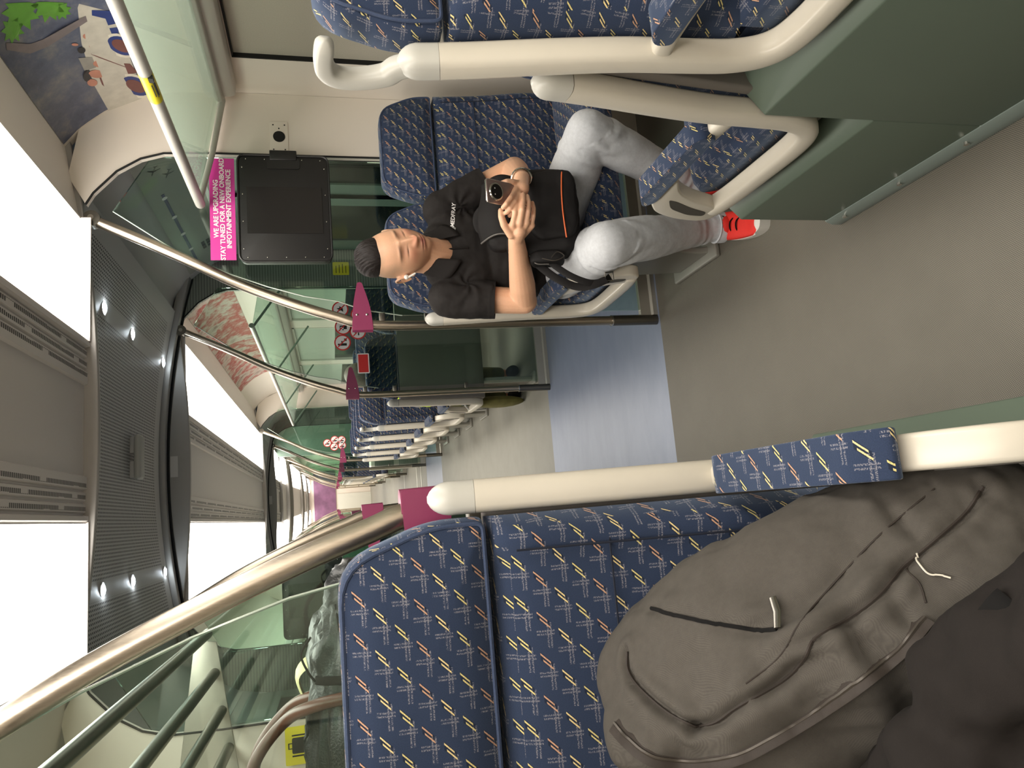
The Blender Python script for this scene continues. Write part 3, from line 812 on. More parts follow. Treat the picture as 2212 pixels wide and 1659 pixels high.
t = thing('luggage_rack', 'overhead rack of four dark parallel tubes on the left side', 'luggage rack', (-.736, 1.2, 1.845))
Lr = Vector(t.location)
for x, z in ((-.736, 1.845), (-.869, 1.823), (-.994, 1.803), (-1.117, 1.782)):
    m = MB(); m.tube([(x+.736, -2.6, z-Lr.z), (x+.736, 1.66, z-Lr.z)], .0175, 18); m.ball((x+.736, 1.66, z-Lr.z), .0175, 14); m.build('tube', MT['leadtube'], t)
for yy in (1.655, -1.2):
    m = MB(); m.prism([(-.012, .04), (-.03, -.03), (-.46, -.095), (-.57, -.10), (-.545, .09), (-.40, .09)], 1, yy, yy+.012); m.build('end_plate', MT['alu'], t, bevel=.002)
t = thing('luggage_rack', 'overhead glass shelf with a thin front tube along the windows beyond the door', 'luggage rack', (.837, 7, 1.84))
m = MB(); m.tube([(0, -2.35, 0), (0, 2.5, 0)], .016, 12); m.build('front_tube', MT['frame2'], t)
m = MB(); m.prism([(0.01, -.004), (.42, -.08), (.42, -.074), (.01, .002)], 1, -2.3, 2.5); m.build('glass_shelf', MT['glass2'], t, smooth=False)
for yy in (-2.3, -.7, .9, 2.5):
    m = MB(); m.tube([(0, yy, 0), (.42, yy, -.3)], .008, 8); m.build('bracket_arm', MT['gdoor'], t)
# luggage stand between the left screens
t = thing('luggage_stand', 'luggage stand behind the left glass screen carrying the leather bag', 'luggage rack', (-.85, 1.9, 0))
m = MB(); m.b2((-.44, -.62, 1.085), (.40, .62, 1.105)); m.build('shelf', MT['alu'], t, bevel=.004)
m = MB(); m.b2((-.44, -.62, .35), (.40, .62, .37)); m.build('shelf', MT['alu'], t, bevel=.004)
for a in (-1, 1):
    for b in (-1, 1):
        m = MB(); m.cyl((a*.40, b*.60, 0), (a*.40, b*.60, 1.085), .014); m.build('post', MT['steel'], t)

# ---------------------------------------------------------------- pedestals under the raised seats
def pedestal(s, label):
    t = thing('seat_pedestal', label, 'seat base', (s*.31, .4, 0))
    L = Vector(t.location); s_ = s
    def sec(zt, y0, y1):
        pr = [(.31, .0), (.31, zt), (.362, zt+.042), (.385, zt+.05), (1.30, zt+.05), (1.30, 0)]
        return MB().prism([(s_*x-L.x, z) for x, z in pr], 1, y0-L.y, y1-L.y)
    a = sec(.56, -.55, 1.165)
    # mitred end of the raised step
    a.build('raised_body', MT['pedestal'], t, ang=20, bevel=.003)
    if s > 0:
        b = MB()
        pr = [(.31, .0), (.31, .312), (.355, .355), (.37, .357), (1.30, .357), (1.30, 0)]
        b.prism([(s_*x-L.x, z) for x, z in pr], 1, 1.165-L.y, 1.675-L.y); b.build('lower_body', MT['pedestal'], t, ang=20, bevel=.003)
    e = 1.68 if s > 0 else 1.165
    k = MB(); k.prism([(s*.30-L.x, 0), (s*.30-L.x, .03), (s*.309-L.x, .05), (s*.32-L.x, .05), (s*.32-L.x, 0)], 1, -.55-L.y, e-L.y); k.build('kick_strip', MT['kick'], t, bevel=.003)
    y = e-.06
    while y > -.2:
        q = MB(); q.cyl((s*.297-L.x, y-L.y, .033), (s*.303-L.x, y-L.y, .033), .006, 12); q.build('bolt', MT['chrome'], t); y -= .2
    return t
pedestal(1, 'stepped green pedestal under the two nearest seats on the right')
pedestal(-1, 'green pedestal under the seat with the backpack, its chamfer showing beside the armrest')

# ---------------------------------------------------------------- double seats
SW = .43
def rake(y, z):                                      # lean the back: local y of a point at height z
    return y-.12*(z-.45)
def seat_unit(handle=False, shell=True, leg=True, piping=True):
    """two places side by side, facing local +Y; aisle frame at x=0, places at x=.02 .. .90 (mirror with side)"""
    t = thing('double_seat', 'x', 'seat', (0, 0, 0))
    for k in range(2):
        x0 = .020+k*(SW+.008); xc = x0+SW/2
        # head rest: tapered rounded pad
        hw, tw = SW/2-.003, SW/2-.052
        pts = rline([(xc-hw, .962), (xc+hw, .962), (xc+hw, 1.035), (xc+tw, 1.165), (xc-tw, 1.165), (xc-hw, 1.035)], [.012, .012, .07, .05, .05, .07], 5)
        h = MB(); n = len(pts)
        prof = [(-.045, .88), (-.04, .96), (-.028, 1.0), (.02, 1.0), (.036, .975), (.044, .93)]
        vs = []; fs = []; cx, cz = xc, 1.062
        for (dy, sc) in prof:
            for (x, z) in pts:
                X = cx+(x-cx)*sc; Z = cz+(z-cz)*sc; vs.append((X, rake(.135+dy, Z), Z))
        for i in range(len(prof)-1):
            for j in range(n): fs.append((i*n+j, i*n+(j+1) % n, (i+1)*n+(j+1) % n, (i+1)*n+j))
        # domed front and back caps
        for ring, dy in ((0, -.05), (len(prof)-1, .054)):
            vs2 = [(cx+(x-cx)*.5, rake(.135+dy, cz+(z-cz)*.5), cz+(z-cz)*.5) for x, z in pts]; o = len(vs); vs += vs2; vs.append((cx, rake(.135+dy*1.05, cz), cz))
            for j in range(n):
                a, b = ring*n+j, ring*n+(j+1) % n
                fs.append((a, b, o+(j+1) % n, o+j)); fs.append((o+j, o+(j+1) % n, o+n))
        h.add(vs, fs); hr = h.build('headrest', MT['fabric'], t, ang=60)
        if piping:
            i = 4; sc = .955
            ring = [(cx+(x-cx)*sc, rake(.135+.043, cz+(z-cz)*sc), cz+(z-cz)*sc) for x, z in pts]; ring.append(ring[0])
            q = MB(); q.tube(ring, .0032, 6, cap=False); q.build('piping', MT['piping'], hr)
        # back rest
        b = MB(); NX, NZ = 14, 16
        def back(u, v, f):
            x = x0+.004+(SW-.008)*u; z = .43+(.952-.43)*v
            eu = min(u, 1-u)*SW; ez = min(v, 1-v)*.52
            puff = .03*(1-math.exp(-eu/.02))*(1-math.exp(-ez/.02))
            bol = .018*math.exp(-((eu-.03)/.022)**2)
            lum = .018*math.exp(-((z-.60)/.12)**2)
            y = .165+puff+bol+lum-.0 if f else .108
            return (x, rake(y, z), z)
        b.grid(lambda u, v: back(u, v, 1), 30, 30); b.grid(lambda u, v: back(u, v, 0), 30, 30)
        N = 30; per = [i*N for i in range(N)]+[(N-1)*N+j for j in range(1, N)]+[i*N+N-1 for i in range(N-2, -1, -1)]+[j for j in range(N-2, 0, -1)]
        for i in range(len(per)):
            a, c = per[i], per[(i+1) % len(per)]; b.f.append((a, c, c+N*N, a+N*N))
        br = b.build('backrest', MT['fabric'], t, ang=75)
        if piping:
            q = MB()
            q.tube([(x0+.045+(SW-.09)*i/10, rake(.2035, .80), .80) for i in range(11)], .0016, 5)
            for sx in (.052, SW-.052): q.tube([(x0+sx, rake(.2105+.018*math.exp(-((z-.6)/.12)**2), z), z) for z in (.47, .55, .6, .65, .72, .8, .88, .93)], .0016, 5)
            q.build('seam', MT['seam'], br)
        # cushion
        c = MB()
        def cus(u, v):
            # u across, v round the section
            sec = [(.12, .40), (.12, .47), (.20, .492), (.34, .487), (.45, .492), (.525, .485), (.56, .455), (.555, .415), (.52, .395), (.30, .385)]
            P_ = smoothsec; i = int(v*(len(P_)-1)+.5); y, z = P_[i]
            e = min(u, 1-u)*SW; k = 1-math.exp(-e/.012)
            yc, zc = .34, .43
            return (x0+.004+(SW-.008)*u, yc+(y-yc)*(.955+.045*k), zc+(z-zc)*(.75+.25*k))
        raw = [(.12, .40), (.12, .47), (.20, .492), (.34, .487), (.45, .492), (.525, .485), (.56, .455), (.555, .415), (.52, .395), (.30, .385), (.12, .40)]
        smoothsec = [(p.x, p.y) for p in smoothpath([(a, b_, 0) for a, b_ in raw], 4)]
        nv = len(smoothsec)
        c.grid(cus, 24, nv)
        for i in (0, 23): c.f.append(tuple(i*nv+j for j in range(nv-1)))
        c.build('seat_cushion', MT['fabric'], t, ang=70)
    XE = .02+2*SW+.008
    # frame on the aisle side: back bar, arm loop
    def fr(name, pts, ra, rb, mat='frame', n=6, par=None, x=0.0):
        P_ = smoothpath([(x, y, z) for y, z in pts], n)
        m = MB(); m.tube(P_, [(ra, rb)]*len(P_), 14); return m.build(name, MT[mat], par or t, ang=60)
    # tube frame: up is chosen so first radius lies along x
    m = MB()
    def beam(pts, hw, ht, n=6, r0=.0, r1=.02):
        P_ = smoothpath([(0, y, z) for y, z in pts], n); sec = []
        if r0:                                       # extra rings for a rounded start
            a_, b_ = P_[0], P_[1]; k_ = 1
            while (P_[k_]-a_).length < r0 and k_ < len(P_)-2: k_ += 1
            P_ = [a_.lerp(P_[k_], t) for t in (0, .03, .1, .22, .38, .56, .78)]+P_[k_:]
        N = len(P_); cum = [0]
        for a_, b_ in zip(P_, P_[1:]): cum.append(cum[-1]+(b_-a_).length)
        K = 16; vs = []; fs = []
        for i, p in enumerate(P_):
            d = (P_[min(i+1, N-1)]-P_[max(i-1, 0)]).normalized(); nrm = Vector((0, -d.z, d.y))
            tt = i/(N-1); h_ = ht[0]+(ht[1]-ht[0])*tt if isinstance(ht, tuple) else ht
            endk = 1.
            d0, d1 = cum[i], cum[-1]-cum[i]
            if r0 and d0 < r0: endk = math.sqrt(max(.04, 1-(1-d0/r0)**2))
            if r1 and d1 < r1: endk = min(endk, math.sqrt(max(.04, 1-(1-d1/r1)**2)))
            for k in range(K):
                a = 2*PI*k/K; ca, sa = math.cos(a), math.sin(a)
                sx = (abs(ca)**.55)*(1 if ca >= 0 else -1); sy = (abs(sa)**.7)*(1 if sa >= 0 else -1)
                vs.append(p+Vector((1, 0, 0))*sx*hw*endk+nrm*sy*h_*endk)
        for i in range(N-1):
            for k in range(K): fs.append((i*K+k, i*K+(k+1) % K, (i+1)*K+(k+1) % K, (i+1)*K+k))
        fs += [tuple(range(K)), tuple((N-1)*K+k for k in range(K))]
        return vs, fs
    FX = -.006
    m = MB(); m.add(*beam([(.0675, .966), (.078, .90), (.10, .78), (.118, .66), (.125, .56), (.135, .47), (.165, .415), (.23, .395), (.36, .395), (.50, .400), (.590, .412)], .0245, (.027, .022)), Matrix.Translation((FX, 0, 0)))
    fo = m.build('side_frame', MT['frame'], t, ang=60)
    m = MB(); m.add(*beam([(.0605, 1.034), (.062, 1.015), (.0645, .99), (.0673, .9672)], .0245, (.0265, .027), 4, .034, 0), Matrix.Translation((FX, 0, 0)))
    m.build('end_cap', MT['frame2'], fo, ang=60)
    # armrest beam and D-shaped front grip
    m = MB(); m.add(*beam([(.105, .60), (.18, .613), (.32, .614), (.45, .603), (.50, .592)], .017, (.018, .019), 6, 0, .01), Matrix.Translation((FX, 0, 0)))
    am = m.build('arm_frame', MT['frame'], t, ang=60)
    m = MB(); m.prism(rline([(.40, .606), (.515, .612), (.575, .575), (.615, .50), (.628, .425), (.610, .395), (.560, .392), (.535, .43), (.505, .50), (.46, .56), (.40, .592)], [.01, .02, .03, .03, .02, .015, .01, .03, .04, .03, .005], 4), 0, FX-.019, FX+.019)
    gp = m.build('front_grip', MT['frame'], am, bevel=.007)
    m = MB(); m.prism(rline([(.495, .572), (.545, .545), (.583, .48), (.588, .432), (.565, .435), (.54, .49), (.505, .545)], [.012, .02, .02, .012, .01, .02, .01], 4), 0, FX-.0202, FX+.0202); m.build('finger_slot', MT['slotd'], gp)
    m = MB(); m.prism(rline([(.185, .612), (.50, .607), (.525, .630), (.48, .655), (.205, .657), (.18, .640)], [.01, .012, .012, .014, .014, .012], 3), 0, FX-.026, FX+.026)
    m.build('armrest_pad', MT['fabric'], am, bevel=.008)
    # grey plastic shell behind and under
    if shell:
        m = MB(); m.prism([(.030, .952), (.052, .952), (.083, .70), (.110, .45), (.15, .40), (.50, .39), (.50, .380), (.12, .375), (.085, .44), (.068, .60), (.044, .80)], 0, .012, XE-.002)
        m.build('back_shell', MT['shell'], t, bevel=.006)
    if handle:
        m = MB(); m.add(*beam([(.062, .99), (.045, 1.03), (.022, 1.05), (.008, 1.09), (.008, 1.125), (.025, 1.145), (.06, 1.150), (.105, 1.146)], .016, (.020, .015)), Matrix.Translation((FX, 0, 0)))
        m.build('grab_handle', MT['frame2'], t, ang=60)
    if leg:
        m = MB(); m.prism([(.16, .385), (.44, .385), (.42, .26), (.40, .04), (.41, .02), (.41, 0), (.17, 0), (.17, .04), (.15, .2)], 0, .13, .155); m.build('leg', MT['leg'], t, bevel=.006)
        m = MB(); m.b2((.10, .12, 0), (.185, .46, .02)); m.build('foot', MT['leg'], t, bevel=.006)
    m = MB(); m.b2((.1, .22, .36), (XE, .30, .39)); m.build('cross_beam', MT['shell'], t, bevel=.004)
    return t
def mirror_unit(t, **k): pass
A = seat_unit(handle=True, leg=False); B = seat_unit(handle=False, leg=False); Cc = seat_unit(handle=False); D = seat_unit(handle=True)
def children_of(o): return [c for c in bpy.data.objects if c.parent == o]
def clone(o, parent=None):
    c = o.copy(); C.objects.link(c)
    if parent is not None: c.parent = parent
    for ch in children_of(o): clone(ch, c)
    return c
def flipx(t):
    """mirrored version: negate x in every mesh (own data)"""
    for c in children_of(t):
        c.data = c.data.copy()
        if c.data.uv_layers:
            u_ = c.data.uv_layers[0].data; a_ = np.zeros(len(u_)*2); u_.foreach_get('uv', a_); a_[0::2] *= -1; u_.foreach_set('uv', a_)
        c.data.transform(Matrix.Scale(-1, 4, (1, 0, 0))); c.data.flip_normals()
        flipx(c)
def place(t, side, y, facing, z, label, group=None):
    """side=+1 right of the aisle; facing=+1 looks along +Y. flip so the frame is at the aisle"""
    t.location = (.338 if side > 0 else -.378, y, z); t.rotation_euler = (0, 0, 0 if facing > 0 else PI)
    t['label'] = label
    if group: t['group'] = group
# a unit facing +Y on the right has x growing to the window: native. facing -Y (rotated 180) needs mirroring
A_m = clone(A); flipx(A_m); D_m = clone(D); flipx(D_m); C_m = clone(Cc); flipx(C_m)
place(A_m, 1, 1.157, -1, .235, 'nearest right double seat, raised, facing the camera at the top edge of the photo')
place(B, 1, 1.07, 1, 0, 'right double seat back-to-back with the nearest one, facing away, with padded D-shaped armrest')
place(C_m, 1, 2.77, -1, 0, 'double seat carrying the sitting man and an empty window place')
A_l = clone(B); 
place(A_l, -1, 1.14, -1, .235, 'raised double seat on the left with the grey backpack on it')
for o in children_of(A_l):
    if o.name.split('.')[0] in ('x',): pass
bpy.data.objects.remove(A) if False else None
rows = [(6.18, 'first'), (6.98, 'second'), (7.78, 'third'), (8.58, 'fourth')]
for k, (y, w) in enumerate(rows):
    t = D_m if k == 0 else clone(D_m)
    place(t, 1, y, -1, 0, '%s in the line of double seats facing the camera along the far right' % w, 'double seats in the far right row')
t = clone(C_m); place(t, 1, 9.42, -1, 0, 'last double seat before the far right glass screen', 'double seats in the far right row')
place(Cc, 1, 4.72, 1, 0, 'dark double seat with its back to the second right glass screen')
t = D; flipx(D)
for k, y in enumerate((4.72,)): place(t, -1, y, 1, 0, 'left double seat with its back to the left glass screen beyond the doors')
def drop(o):
    for c in children_of(o): drop(c)
    bpy.data.objects.remove(o)
drop(A)
# next carriage seats and frames, far away
nxt = thing('x', None, None)
bpy.data.objects.remove(nxt)
for k, y in enumerate((14.6, 15.6, 16.8, 18.0, 19.4)):
    t = clone(D_m); place(t, 1, y, -1, 0, 'tiny double seat in the next carriage', 'double seats of the next carriage'); t.location.x += .04*(y-12)*.5
# ---------------------------------------------------------------- the gangway and next carriage, seen small
NX = Matrix.Translation((0, 12.6, 0)) @ Matrix.Rotation(R(-1.55), 4, 'Z')
def far(o): o.matrix_basis = NX @ o.matrix_basis; return o
for s, nm in ((1, 'right'), (-1, 'left')):
    m = MB(); m.b2((s*1.32, 0, 0), (s*1.345, 16.6, 1.75))
    q = side_strip(mir(PROF[1:]+[(.785, 2.262)], s), 0, 16.6); m.add(q.v, q.f)
    far(struct(m.build('wall_%s.%03d' % (nm, 20), MT['wall'])))
    for a, b in ((.3, 1.9), (3.4, 8.0), (9.4, 12.2), (13.6, 16.4)):
        t = thing('ceiling_light', 'distant ceiling light panel of the next carriage', 'ceiling light', (s*.55, (a+b)/2, 2.24), 0, 'ceiling lights of the next carriage'); far(t)
        m = MB(); L = b-a; m.grid(lambda u, v: (s*(.325+.46*u-.55), (v-.5)*L, .0-.018*math.sin(PI*u)), 8, 2); m.build('diffuser', MT['light'], t)
m = MB(); m.b2((-1.1, 0, 2.245), (1.1, 16.6, 2.27)); far(struct(m.build('ceiling.040', MT['ceil'], smooth=False)))
for k, y in enumerate((.02, 1.95, 3.3, 8.1, 9.3, 12.3, 13.5)):
    m = MB(); xs = [(-1.2+2.4*i/20) for i in range(21)]
    m.prism([(x, 2.185+.06*(x/.8)**2) for x in xs]+[(x, 2.33) for x in xs[::-1]], 1, y-.04, y+.04); far(struct(m.build('trim_%d' % (100+k), MT['ceild'])))
# end wall with pale door
m = MB(); m.b2((-1.3, 16.55, 0), (1.3, 16.6, 2.3)); far(struct(m.build('wall_end', MT['wall'], smooth=False)))
m = MB(); m.b2((-.55, 16.50, 0), (.20, 16.54, 1.22)); far(struct(m.build('door_20', MT['whitep'], smooth=False)))
m = MB(); m.b2((-.9, 16.50, 1.30), (1.1, 16.54, 2.1)); far(struct(m.build('trim_110', simple('far_poster_violet', (120, 80, 112), .4, var=.7, scale=4), smooth=False)))
for s in (1, -1):
    for y in (1.9, 3.4, 8.0, 9.4, 13.0):
        t = partition(s, y, 'hair-thin curved pole of the next carriage on the %s' % ('right' if s > 0 else 'left')); t['group'] = 'curved poles of the next carriage, %s side' % ('right' if s > 0 else 'left'); far(t)
for o in list(bpy.data.objects):
    if o.get('group') == 'double seats of the next carriage':
        o.location.x = .348+.027*(o.location.y-12.6)
m = MB(); m.b2((-1.34, YN-.02, 0), (1.34, YN, 2.4)); struct(m.build('wall_rear', MT['wall'], smooth=False))
# pale metal strips across the floor of the gangway
for k, y in enumerate((12.05, 12.7, 15.0)):
    m = MB(); m.b2((-.9, y, 0), (.9, y+.06, .006)); struct(m.build('trim_%d' % (120+k), MT['whitep'], smooth=False))
# grey equipment cabinet beside the gangway
t = thing('equipment_cabinet', 'low grey cabinet with pale edges by the gangway on the right', 'cabinet', (.75, 12.1, 0))
m = MB(); m.b2((-.36, -.15, 0), (.5, .4, .80)); m.build('body', MT['alu'], t, bevel=.01)
for a, b in ((.06, .36), (.44, .74)):
    m = MB(); m.b2((-.33, -.156, a), (.42, -.149, b)); m.build('door', MT['ribbed'], t, bevel=.004)
# ceiling end wall above the gangway in this car
for s in (1, -1):
    m = MB(); m.b2((s*.72, 12.5, 0), (s*1.34, 12.62, 2.3)); struct(m.build('wall_gangway_%s' % ('right' if s > 0 else 'left') if False else 'wall_%s.%03d' % ('right' if s > 0 else 'left', 30), MT['gdoor'], smooth=False))

# ---------------------------------------------------------------- soft things
def soft_mat(name, rgb, weave=(.0, 900), rough=.9, mel=.0, bumps=.2):
    m = NT(name); co = m.coord(); c = lin(rgb)
    n = m.noise(co, 1600, 1); n2 = m.noise(co, 90, 5, .7)
    x, y, z = m.xyz(co)
    tw = m.math('SINE', m.math('MULTIPLY', m.math('ADD', m.math('ADD', x, y), z), 2*PI/.0018))
    k = m.math('MULTIPLY_ADD', tw, .13*mel, m.math('MULTIPLY_ADD', n2, .5, m.math('MULTIPLY', n, .5)))
    m.l(m.mix(k, tuple(v*.62 for v in c), tuple(min(1, v*1.38) for v in c)), m.b.inputs['Base Color'])
    m.b.inputs['Roughness'].default_value = rough; m.b.inputs['Specular IOR Level'].default_value = .2
    m.bump(n, bumps, .0008); return m.m
MT['packgrey'] = soft_mat('backpack_grey_melange', (72, 68, 63), mel=1., rough=.85)
MT['packdark'] = soft_mat('backpack_trim_dark', (52, 46, 42), rough=.6)
MT['clothdark'] = soft_mat('dark_cloth', (27, 23, 21), rough=.85)
MT['clothblack'] = soft_mat('black_cloth', (16, 15, 15), rough=.9)
def sgn(v, p): return math.copysign(abs(v)**p, v)
def fbm(p, s, seed=0., oct=3):
    v = 0; a = 1.
    for k in range(oct):
        v += a*noise.noise(Vector(p)*s+Vector((seed, seed*.7, seed*1.3))); s *= 2; a *= .5
    return v
def basis(o, x, y, z):
    m = Matrix.Identity(4)
    for i in range(3): m[i][0] = x[i]; m[i][1] = y[i]; m[i][2] = z[i]; m[i][3] = o[i]
    return m
# grey backpack leaning on the raised left seat
a = Vector(PACK_A).normalized(); g = Vector(PACK_G); n = (g-a*g.dot(a)).normalized(); s_ = a.cross(n)
bp = bpy.data.objects.new('backpack', None); C.objects.link(bp); bp.matrix_world = basis(PACK_O, s_, -a, n)   # local x = zipped side, y = top, z = front
tag(bp, 'grey melange backpack with a long side zip leaning on the left seat', 'backpack')
HW, HL, HD = .135, .270, .10
def packpt(u, v):
    th = PI*v; ph = 2*PI*u
    st, ct = math.sin(th), math.cos(th)
    x = sgn(math.cos(ph), .55)*sgn(st, .42); z = sgn(math.sin(ph), .62)*sgn(st, .42); y = sgn(ct, .62)
    w = HW*(1-.16*max(0, y)**2-.20*max(0, -y)**2); d = HD*(1-.42*max(0, y)**1.6+.10*max(0, -y))
    p = Vector((x*w, y*HL, z*d))
    if z > 0: p.z += .018*(1-x*x)*(1-y*y)          # belly of the front pocket
    k = fbm(p, 7, 3.1)*.010+fbm(p, 22, 1.2)*.004
    fold = .0085*math.sin(60*(p.y*.9+p.x*.5)+5*fbm(p, 5, 8))*max(0, x)**1.5
    nn = Vector((x*1.2, y*.3, z)).normalized()
    return p+nn*(k+fold)
m = MB(); m.grid(packpt, 260, 190, closeu=True)
body = m.build('body', MT['packgrey'], bp, ang=180)
def q3(lst): return [(1300+a/2.185, 900+b/2.185) for a, b in lst]
bpi = bp.matrix_basis.inverted()
SEAMS = [([(235, 905), (330, 935), (400, 950), (500, 972), (600, 988), (700, 1003), (760, 1012), (830, 1006)], .0035, .012),
         ([(120, 1110), (122, 1190), (160, 1260), (240, 1340), (330, 1410), (440, 1465)], .010, .010),
         ([(440, 1465), (540, 1440), (640, 1370), (850, 1250), (950, 1150), (1010, 1040), (1150, 960), (1300, 850), (1420, 710), (1480, 660), (1600, 560), (1720, 450), (1800, 330)], .009, .011),
         ([(680, 1260), (870, 1090), (930, 980), (1100, 780), (1310, 560), (1570, 340)], .003, .008),
         ([(1480, 560), (1400, 480), (1330, 400)], .005, .014), ([(900, 1180), (1010, 1330)], .006, .014), ([(1020, 1080), (1120, 1230)], .007, .014), ([(1180, 980), (1240, 1120)], .006, .014), ([(1370, 840), (1440, 960)], .005, .014), ([(700, 1000), (930, 900), (1130, 740)], .004, .016)]
def press_seams():
    b0 = BVHTree.FromPolygons([tuple(v.co) for v in body.data.vertices], [tuple(p.vertices) for p in body.data.polygons])
    co = np.zeros(len(body.data.vertices)*3); body.data.vertices.foreach_get('co', co); co = co.reshape(-1, 3)
    no = np.zeros_like(co).ravel(); body.data.vertices.foreach_get('normal', no); no = no.reshape(-1, 3)
    d = np.zeros(len(co))
    for pix, depth, wid in SEAMS:
        best = np.full(len(co), 9.)
        for p in smoothpath([(a, b, 0) for a, b in q3(pix)], 10):
            o_ = bpi @ CAMP; d_ = (bpi.to_3x3() @ ray(p.x, p.y)).normalized(); h = b0.ray_cast(o_, d_)
            if h[0]: best = np.minimum(best, np.linalg.norm(co-np.array(h[0]), axis=1))
        d = d-depth*np.exp(-(best/(wid*.45))**2)+depth*.45*np.exp(-((best-wid*1.3)/(wid*.8))**2)
    co = co+no*d[:, None]; body.data.vertices.foreach_set('co', co.ravel()); body.data.update()
press_seams()
bvh = BVHTree.FromPolygons([tuple(v.co) for v in body.data.vertices], [tuple(p.vertices) for p in body.data.polygons])
def onpack(x, y, z, off=.001, dirn=(0, 0, -1)):
    o = Vector((x, y, z)); d = Vector(dirn).normalized(); h = bvh.ray_cast(o-d*.5, d)
    return (h[0]-d*off) if h[0] else o
def seamline(name, pts, r, mat, off=.0, seg=6, cyc=False):
    P_ = [onpack(*p[:3], off, p[3]) for p in pts]
    q = MB(); q.tube(P_, r, seg); return q.build(name, mat, bp)
bpi = bp.matrix_basis.inverted()
def pp(x_, y_, off=.001):
    """point of the backpack's surface (its own frame) seen at a pixel of the photo"""
    o_ = bpi @ CAMP; d_ = (bpi.to_3x3() @ ray(x_, y_)).normalized(); h = bvh.ray_cast(o_, d_)
    return (h[0]+h[1]*off*(1 if h[1].dot(d_) < 0 else -1)) if h[0] else None
def q3(lst): return [(1300+a/2.185, 900+b/2.185) for a, b in lst]
def surf(name, pix, r, mat, off=.0, seg=6, n=5, lab=None):
    P_ = smoothpath([(x_, y_, 0) for x_, y_ in pix], n); P_ = [pp(p.x, p.y, off) for p in P_]; P_ = [p for p in P_ if p is not None]
    if len(P_) < 3: return
    m = MB(); m.tube(P_, [r]*len(P_), seg); o = m.build(name, MT[mat], bp)
    if lab: o['label'] = lab
surf('pocket_zip', q3([(235, 905), (330, 935), (400, 950), (500, 972), (600, 988), (700, 1003), (760, 1012), (830, 1006)]), .0024, 'clothblack', .0012)
surf('pocket_seam', q3([(120, 1110), (122, 1190), (160, 1260), (240, 1340), (330, 1410), (440, 1465)]), .0020, 'packdark')
surf('front_seam', q3([(440, 1465), (540, 1440), (640, 1370), (850, 1250), (950, 1150), (1010, 1040), (1150, 960), (1300, 850), (1420, 710), (1480, 660), (1600, 560), (1720, 450), (1800, 330)]), .0019, 'packdark')
surf('front_seam', q3([(680, 1260), (800, 1170), (870, 1090), (930, 980), (1100, 780), (1310, 560), (1570, 340)]), .0010, 'packdark')
surf('side_seam', q3([(1480, 660), (1440, 720), (1500, 790), (1530, 880)]), .0012, 'packdark')
ZP = q3([(65, 1450), (130, 1520), (220, 1590), (300, 1612), (480, 1620), (640, 1590), (800, 1510), (1000, 1390), (1150, 1290), (1300, 1180), (1420, 1080), (1530, 950)])
surf('zip_tape', ZP, (.011, .0020), 'packdark', 0, 10, 8)
surf('zip_teeth', ZP, .0022, 'zip', .0022, 6, 8)
P0 = pp(*q3([(838, 1008)])[0], .003); P1 = pp(*q3([(832, 930)])[0], .007); P2 = pp(*q3([(818, 868)])[0], .006)
if P0 and P1 and P2:
    q = MB(); q.tube([P0, P1, P2], [(.0036, .0012), (.0042, .0012), (.0040, .0012)], 10); q.build('zip_puller', MT['chrome2'], bp)
surf('loose_thread', q3([(1480, 640), (1500, 690), (1545, 745), (1600, 750), (1655, 765)]), .0009, 'frame', .003)

# dark garment heaped at the corner (a sleeve end and folds)
def later_heap():
    O = Vector((-.62, .40, .72))
    t = thing('jacket', 'dark brown-black garment heaped in the corner below the backpack', 'clothing', O)
    m = MB()
    m.cap((-.56, .50, .93), (-.47, .34, .90), .050, .062, 18); m.cap((-.60, .47, .86), (-.56, .36, .80), .065, .075, 18)
    m.cap((-.62, .46, .90), (-.72, .50, .93), .045, .05, 18); m.cap((-.66, .42, .83), (-.80, .46, .86), .07, .07, 18)
    m.cap((-.70, .56, .84), (-.66, .46, .80), .075, .07, 18); m.cap((-.80, .60, .92), (-.74, .50, .86), .07, .07, 18)
    m.cap((-.50, .45, .82), (-.46, .33, .78), .05, .05, 18); m.cap((-.62, .36, .76), (-.46, .34, .74), .04, .04, 16); m.cap((-.75, .42, .77), (-.62, .42, .76), .05, .05, 16)
    qa, qb = at(2080, 1650, Y=.52), at(1960, 1750, Y=.62)
    m.cap(qa, qb, .050, .05, 18); m.cap(qa, (-.62, .46, .88), .05, .06, 18)
    me = remeshed(m, .006, 5)
    wrinkle(me, lambda p: .014*fbm(p, 8, 3)+.007*math.sin(60*(p.x*.7+p.z)+5*fbm(p, 7, 2))+.002*fbm(p, 26, 5))
    wrap(me, 'cloth', MT['clothdark'], t, O)
    q = MB(); P_ = smoothpath([(-.49, .455, .955), (-.515, .43, .945), (-.535, .40, .925), (-.535, .385, .895), (-.51, .375, .87), (-.47, .37, .86)], 8)
    q.tube([p-O for p in P_], [(.020, .007)]*len(P_), 12); q.build('sleeve_hem', MT['clothblack'], t)

